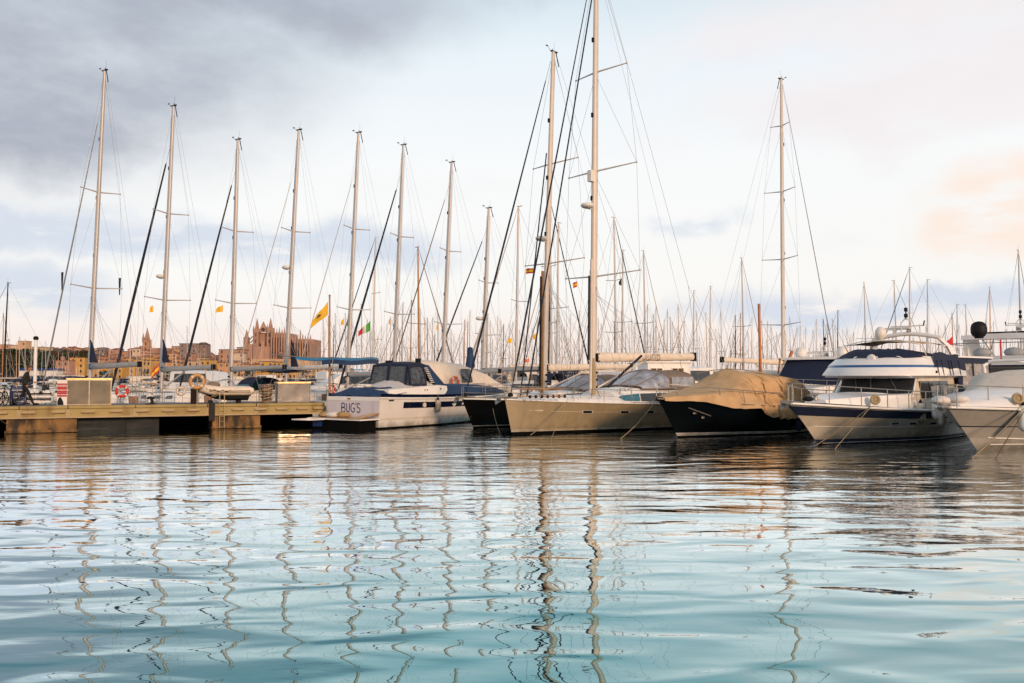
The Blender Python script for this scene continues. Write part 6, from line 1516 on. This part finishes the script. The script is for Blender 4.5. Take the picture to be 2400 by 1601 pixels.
for j in range(31):
    y = 520 + (2600 - 520) * (j / 30) ** 1.6; rows.append([Vector((x, y, ground_z(x, y) if j else .2)) for x in [lerp(-1500, 1700, i / 60) for i in range(61)]])
b.sheet(rows); struct(b.build('ground', ground))
b = MB(); b.box((100, 518, .6), (3200, 8, 2.4)); struct(b.build('quay_wall', mat('quay_stone', (.26, .2, .14), .9)))
# distant hills right across
b = MB(); rows = []
for j in range(5):
    t = j / 4; rows.append([Vector((x, 6000 + 900 * t, -5 + t * (30 + 38 * (mnoise.noise(Vector((x * .0009, 1.3, 0))) + .3 * mnoise.noise(Vector((x * .004, 4, 0))) + .1)) )) for x in [lerp(-4500, 4500, i / 90) for i in range(91)]])
b.sheet(rows); struct(b.build('hills', mat('far_hills', (.36, .34, .37), 1, var=.05, vscale=.001)))
WAL = {}
def building(px, topy, wpx, Y, wm, rm, label, hip=True, floors=None, kind='house', group='town houses behind the harbour'):
    "px, topy, wpx in photograph pixels (2400 wide)"
    P = at(px, topy, Y); w = wpx / 2000 * Y; gz = ground_z(P.x, Y + 4) - 1; h = max(4, P.z - gz); dp = max(8, w * .7)
    o = thing(kind, label, 'building', (P.x, Y, gz), R(random.uniform(-12, 12)), group)
    rh = h * .12 if hip else 0
    rh = min(rh, 2.2)
    b = MB(); b.box((0, dp / 2, (h - rh) / 2), (w, dp, h - rh)); b.build('wall', wm, o)
    b = MB(); hh = h - rh
    if hip: b.add([(-w / 2 - .4, -.4, hh), (w / 2 + .4, -.4, hh), (w / 2 + .4, dp + .4, hh), (-w / 2 - .4, dp + .4, hh), (-w * .25, dp / 2, h), (w * .25, dp / 2, h)], [(0, 1, 5, 4), (1, 2, 5), (2, 3, 4, 5), (3, 0, 4), (3, 2, 1, 0)])
    else: b.box((0, dp / 2, h + .2), (w + .5, dp + .5, .5))
    b.build('roof', rm, o)
    nf = max(1, int((h - rh) / 3.4)); nw = max(2, int(w / 3.6)); b = MB()
    for f in range(nf):
        for k in range(nw):
            if random.random() < .12: continue
            b.box((lerp(-w / 2, w / 2, (k + .5) / nw), -.04, (f + .55) * (h - rh) / nf), (1.1, .12, 1.6))
    stuff(b.build('window', winm, o))
    return o
rt = random.Random(5)
NAMES = ['ochre', 'orange', 'terracotta', 'sand', 'cream', 'rose', 'grey']
SIDE = [(130, 'below the hill fort'), (210, 'left of the first tall mast'), (300, 'above the grey locker'), (345, 'left of the church spire'), (400, 'right of the church spire'), (470, 'left of the dark furled sail'), (570, 'left of the cathedral'), (740, 'at the foot of the cathedral'), (2500, 'right of the cathedral')]
def side(px):
    for x, t in SIDE:
        if px < x: return t
TOWN = []
def town(px, ty_, w_, Y, k, tier, hip=True):
    base_ = NAMES[k] + ' coloured house'
    lab = '%s %s, %s' % (base_, side(px), tier)
    o = building(px, ty_, w_, Y, stone[k], roofm if hip else roofg, lab, hip); TOWN.append(o); return o
# front tier: bright ochre houses
px = 205
while px < 640:
    w_ = rt.uniform(16, 34); town(px + w_ / 2, rt.uniform(844, 852), w_, rt.uniform(530, 560), rt.choice([0, 0, 1, 0, 3]), 'in the front row by the water', rt.random() < .5); px += w_ * rt.uniform(.85, 1.05)
px = 640
while px < 760:
    w_ = rt.uniform(14, 24); town(px + w_ / 2, rt.uniform(856, 864), w_, rt.uniform(530, 560), rt.choice([0, 3, 4]), 'in the front row by the water', True); px += w_
# middle tiers
px = 205
while px < 575:
    w_ = rt.uniform(12, 28); town(px + w_ / 2, rt.uniform(828, 840), w_, rt.uniform(620, 660), rt.choice([1, 1, 2, 3, 4, 0]), 'in the middle rows', rt.random() < .7); px += w_ * rt.uniform(.75, .95)
px = 200
while px < 575:
    w_ = rt.uniform(9, 20); yy = rt.uniform(812, 824)
    if 430 < px < 540: yy = rt.uniform(818, 832)
    town(px + w_ / 2, yy, w_, rt.uniform(740, 790), rt.choice([1, 2, 3, 5, 4, 6]), 'on the skyline', rt.random() < .7); px += w_ * rt.uniform(.75, 1)
px = 100
while px < 215:
    w_ = rt.uniform(6, 13); town(px + w_ / 2, rt.uniform(811, 820), w_, rt.uniform(1000, 1100), rt.choice([4, 4, 5, 3]), 'in the pale hill suburb', True); px += w_ * .8
px = 735
while px < 2400:
    w_ = rt.uniform(10, 30)
    if rt.random() < .55: town(px, rt.uniform(858, 868), w_, rt.uniform(560, 700), rt.choice([3, 4, 5, 2]), 'low between the masts', True)
    px += w_ * 2.2
sets2 = {}
for o in TOWN: sets2.setdefault(o['label'], []).append(o)
for lab, os_ in sets2.items():
    if len(os_) > 1:
        os_.sort(key=lambda q: q.location.x / q.location.y)
        for q, w_ in zip(os_, ['leftmost', 'second', 'third', 'fourth', 'fifth', 'sixth', 'seventh', 'eighth', 'ninth', 'tenth', 'eleventh', 'twelfth']): q['label'] = lab.replace(' in the', '').replace(' coloured', '').replace(',', '') + ', ' + w_ + ('' if w_ == 'leftmost' else ' from left')
# particular buildings
building(441, 806, 40, 700, stone[6], roofg, 'large grey roofed palace with a small turret left of the dark furled sail', False)
building(472, 802, 26, 705, stone[6], roofg, 'grey palace wing right of the turret on the skyline', True)
building(540, 820, 56, 640, stone[2], roofg, 'long terracotta wall building with a flat roof left of the cathedral', False)
building(395, 822, 40, 650, stone[1], roofm, 'orange arcaded house with a clay roof right of the second mast', True)
building(181, 839, 34, 540, stone[0], roofm, 'bright ochre house right of the small chapel', False)
building(262, 838, 22, 600, stone[2], roofm, 'terracotta tower house with a clay roof', True)
ch = building(146, 846, 36, 535, stone[2], roofm, 'terracotta chapel with a little bell gable below the brown hillside', False, kind='chapel')
b = MB(); b.box((0, .3, at(140, 846, 535).z - ch.location.z + 1.4), (2.2, .8, 2.8)); b.build('bell_gable', stone[2], ch)
# hill fort
ft = building(73, 812, 54, 690, stone[3], roofg, 'stone fort with a long dark roof on the tree covered hill', True, kind='fort')
building(51, 800, 19, 685, stone[3], stone[3], 'square stone tower at the left end of the hill fort', False, kind='fort_tower')
building(38, 813, 26, 700, stone[4], roofm, 'pale house left of the hill fort', True)
building(6, 812, 34, 720, stone[5], roofm, 'rose coloured house on the hill at the left picture edge', True)
# church spire
def spire(o, x, y, z0, w, zb, zt, m, name='spire'):
    if name == 'pinnacle': w *= 1.7; zt = zb + (zt - zb) * 1.25
    b = MB(); b.loft([[Vector((x + w / 2 * k * math.cos(6.2832 * (j + .5) / 8), y + w / 2 * k * math.sin(6.2832 * (j + .5) / 8), z)) for j in range(8)] for z, k in ((z0, 1.08), (zb, 1.08), (zb, 1.3), (zb + .02 * (zt - zb), 1.0), (lerp(zb, zt, .5), .55), (zt, .02))], smooth=False); return b.build(name, m, o)
P = at(344, 850, 760); cs = thing('church', 'church tower with a tall pointed spire above the orange town', 'church', (P.x, 760, ground_z(P.x, 760)), 0)
zb_ = at(344, 796, 760).z - cs.location.z; zt_ = at(344, 767, 760).z - cs.location.z
b = MB(); b.box((0, 0, zb_ / 2), (5.6, 5.6, zb_)); b.build('tower', stone[2], cs); spire(cs, 0, 0, zb_ - 1, 4.6, zb_, zt_, cath)
b = MB(); b.box((9, 6, zb_ * .3), (18, 12, zb_ * .6)); b.box((-3, 4, zb_ * .35), (8, 8, zb_ * .7)); b.build('nave', cath, cs)
for sx_, sy_ in ((-2.4, -2.4), (2.4, -2.4)): spire(cs, sx_, sy_, zb_ - 2, 1.2, zb_ + 1, zb_ + 5, cath, 'pinnacle')
for z in (.55, .8): 
    b = MB(); b.box((0, -2.82, zb_ * z), (1.3, .1, zb_ * .13)); b.build('belfry_window', cathd, cs)
# cathedral
CY = 700.0
cd = thing('cathedral', 'large gothic cathedral with two pointed towers and many buttress pinnacles', 'cathedral', (at(640, 860, CY).x, CY, 3), 0)
def cx_(px): return at(px, 860, CY).x - cd.location.x
def cz_(py): return at(640, py, CY).z - 3
def block(nm, p0, p1, top, y0, y1, m=cath, z0=-3):
    b = MB(); b.box(((cx_(p0) + cx_(p1)) / 2, (y0 + y1) / 2, (cz_(top) + z0) / 2), (abs(cx_(p1) - cx_(p0)), y1 - y0, cz_(top) - z0)); return b.build(nm, m, cd)
block('nave', 592, 667, 779, 6, 40); block('side_chapel', 592, 667, 812, 0, 6.5); block('choir', 667, 728, 794, 8, 38); block('choir_aisle', 667, 729, 806, 2, 8.5)
block('front_wing', 567, 592, 806, 4, 30); block('terrace_wall', 560, 735, 842, -6, 1, stone[3])
for p0, p1, pt_, tip in ((590.5, 603.5, 771, 744), (623, 635, 768, 743)):
    t_ = block('tower', p0, p1, pt_, 1.5, 9); xc = (cx_(p0) + cx_(p1)) / 2
    spire(cd, xc, 5.2, cz_(pt_) - 1, 3.6, cz_(pt_), cz_(tip), cath)
    for q in (-1, 1): spire(cd, xc + q * 1.9, 2.2, cz_(pt_) - 3, .8, cz_(pt_), cz_(pt_) + 2.8, cath, 'pinnacle')
    for zz in (785, 800, 815):
        b = MB(); b.box((xc, 1.45, cz_(zz)), (1.1, .2, 3.0)); b.build('tower_window', cathd, cd)
        b = MB(); b.box((xc, 1.4, cz_(zz - 6)), (p1 and 4.8, .35, .4)); b.build('string_course', cath, cd)
xg = (cx_(603) + cx_(623)) / 2; b = MB(); b.poly([(xg - 4, 4, cz_(778)), (xg + 4, 4, cz_(778)), (xg, 4, cz_(753))], 2.0); b.build('gable', cath, cd)
b = MB(); b.lathe((xg, 2.9, cz_(772)), [(1.6, -.1), (1.6, .1)], 16, axis='Y'); b.build('rose_window', cathd, cd)
t_ = block('corner_turret', 567, 577, 790, 3, 9); spire(cd, (cx_(567) + cx_(577)) / 2, 6, cz_(791), 3.2, cz_(790), cz_(770), cath)
for p0, p1, za, zb2 in ((577, 592, 798, 786), (577, 592, 806, 796)):
    b = MB(); b.tube([(cx_(p0), 6, cz_(za)), (cx_((p0 + p1) / 2), 6, cz_(za - (za - zb2) * .75)), (cx_(p1), 6, cz_(zb2))], .45, 5); b.build('flying_buttress', cath, cd)
for i, p in enumerate([637, 643, 649, 655, 661, 667]):
    b = MB(); b.box((cx_(p), -.6, cz_(790) / 2), (.9, 3.6, cz_(790) * 1.0)); b.build('buttress', cath, cd); spire(cd, cx_(p), -1.2, cz_(792), 1.0, cz_(786 - (i % 2) * 2), cz_(772 - (i % 2) * 3), cath, 'pinnacle')
    b = MB(); b.box((cx_(p + 3), -.2, cz_(822)), (.9, .5, 6)); b.box((cx_(p + 3), 5.9, cz_(797)), (.9, .5, 4.2)); b.build('tall_window', cathd, cd)
for i, p in enumerate([673, 679, 685, 691, 697, 703, 709, 715, 721, 727]):
    b = MB(); b.box((cx_(p), .8, cz_(802) / 2), (.9, 3.6, cz_(802))); b.build('buttress', cath, cd)
    spire(cd, cx_(p), .2, cz_(803), 1.0, cz_(799), cz_(776 if p == 703 else (783 + (i * 7) % 5)), cath, 'pinnacle')
    if p < 727: b = MB(); b.box((cx_(p + 3), 1.9, cz_(830)), (.9, .4, 6.5)); b.build('tall_window', cathd, cd)
block('turret', 612, 619, 800, -.5, 2); block('entrance_porch', 655, 664, 826, -3, 1)
b = MB(); b.add([(cx_(655), -3.02, cz_(846)), (cx_(664), -3.02, cz_(846)), (cx_(664), -3.02, cz_(832)), (cx_(659.5), -3.02, cz_(828)), (cx_(655), -3.02, cz_(832))], [(0, 1, 2, 3, 4)]); b.build('portal', cathd, cd)

# ---------------------------------------------------------------- trees: trunk and a crown of many small leaf faces
leafm = [mat('foliage_dark', (.018, .035, .012), .9, var=.5, vscale=.6), mat('foliage_green', (.035, .055, .015), .9, var=.5, vscale=.6), mat('foliage_brown', (.075, .045, .025), .9, var=.45, vscale=.6)]
bark = mat('bark', (.08, .05, .03), .95, var=.3)
def tree_proto(nm, m, cr, h, seed, n=420, palm=False):
    o = thing(nm, 'proto', 'tree'); r_ = random.Random(seed)
    b = MB(); b.tube([(0, 0, 0), (.2, 0, h * .4), (0, .1, h * .7)], [.35, .25, .12], 6); b.build('trunk', bark, o)
    b = MB()
    if palm:
        for k in range(16):
            a = 6.2832 * k / 16 + r_.uniform(-.1, .1); L_ = cr * r_.uniform(.8, 1.1); up = r_.uniform(.1, .6)
            ps = [Vector((math.cos(a) * L_ * t, math.sin(a) * L_ * t, h * .7 + up * L_ * t - L_ * .75 * t * t)) for t in (0, .25, .5, .75, 1)]
            sd_ = Vector((-math.sin(a), math.cos(a), 0)); b.sheet([[p + sd_ * w_ for p, w_ in zip(ps, (.1, .45, .5, .35, .02))], ps, [p - sd_ * w_ for p, w_ in zip(ps, (.1, .45, .5, .35, .02))]])
    else:
        lobes = [(Vector((r_.uniform(-.6, .6) * cr, r_.uniform(-.6, .6) * cr, h * r_.uniform(.5, .85))), cr * r_.uniform(.35, .6)) for _ in range(7)]
        for _ in range(n):
            c, rr = r_.choice(lobes); d = Vector((r_.gauss(0, 1), r_.gauss(0, 1), r_.gauss(0, .8))).normalized() * rr * r_.uniform(.55, 1.05); p = c + d
            u = Vector((r_.gauss(0, 1), r_.gauss(0, 1), r_.gauss(0, 1))).normalized() * cr * .13; v = u.cross(Vector((r_.gauss(0, 1), r_.gauss(0, 1), 1))).normalized() * cr * .13
            b.add([p - u - v, p + u - v * .6, p + u * .7 + v, p - u * .6 + v], [(0, 1, 2, 3)])
    b.build('crown', m, o); return o
TP = [(tree_proto('tree', leafm[0], 6, 12, 1), 'dark green bushy tree'), (tree_proto('tree', leafm[1], 5, 10, 2), 'mid green bushy tree'), (tree_proto('tree', leafm[2], 5, 8, 3), 'brown leaved bushy tree'), (tree_proto('palm_tree', leafm[0], 4.5, 16, 4, palm=True), 'tall dark palm tree')]
index_children()
used = set()
def put_tree(k, px, topy, Y, where, sc=1.0):
    pr, desc = TP[k]
    o = pr if k not in used else copy_tree(pr); used.add(k)
    P = at(px, topy, Y); s = sc; h = (12, 10, 8, 13)[k] * s
    o.location = (P.x, Y, P.z - h); o.scale = (s,) * 3; o.rotation_euler.z = random.uniform(0, 6.28)
    gz = ground_z(P.x, Y)
    o['label'] = desc + ' ' + where; o['group'] = desc + 's ' + where
tr = random.Random(9)
for i in range(46):
    px = tr.uniform(12, 112); k_ = abs(px - 70) / 60; put_tree(0 if tr.random() < .8 else 1, px, tr.uniform(817, 848) + k_ * 3, tr.uniform(560, 640), 'on the dark wooded slope below the hill fort', tr.uniform(.7, 1.1))
for i in range(52):
    px = tr.uniform(95, 205); put_tree(2 if tr.random() < .75 else 1, px, tr.uniform(821, 846), tr.uniform(570, 660), 'on the brown hillside left of the first tall mast', tr.uniform(.6, 1.0))
for i, (px, ty_) in enumerate(((30, 812), (45, 815), (88, 814), (4, 818), (64, 818))): put_tree(3, px, ty_, 560, 'standing out of the dark wood below the hill fort', 1.0)
for i in range(16): put_tree(1, tr.uniform(110, 600), tr.uniform(862, 868), tr.uniform(524, 530), 'along the far waterfront', tr.uniform(.4, .6))
# blue roofs and sheds along the far quay at left
for px, w_, c_, lab in ((75, 46, canv_blue, 'long blue roofed shed at the far quay left of the white post'), (125, 32, canv_blue, 'blue and white kiosk row on the far quay')):
    P = at(px, 868, 500); o = thing('shed', lab, 'shed', (P.x, 500, .5), 0); hz = P.z - .5; ww = w_ / 2000 * 500
    b = MB(); b.box((0, 0, hz / 2), (ww, 6, hz)); b.build('wall', gel, o); b = MB(); b.box((0, 0, hz + .5), (ww + 1, 7, 1.2)); b.build('roof', bluebox, o)
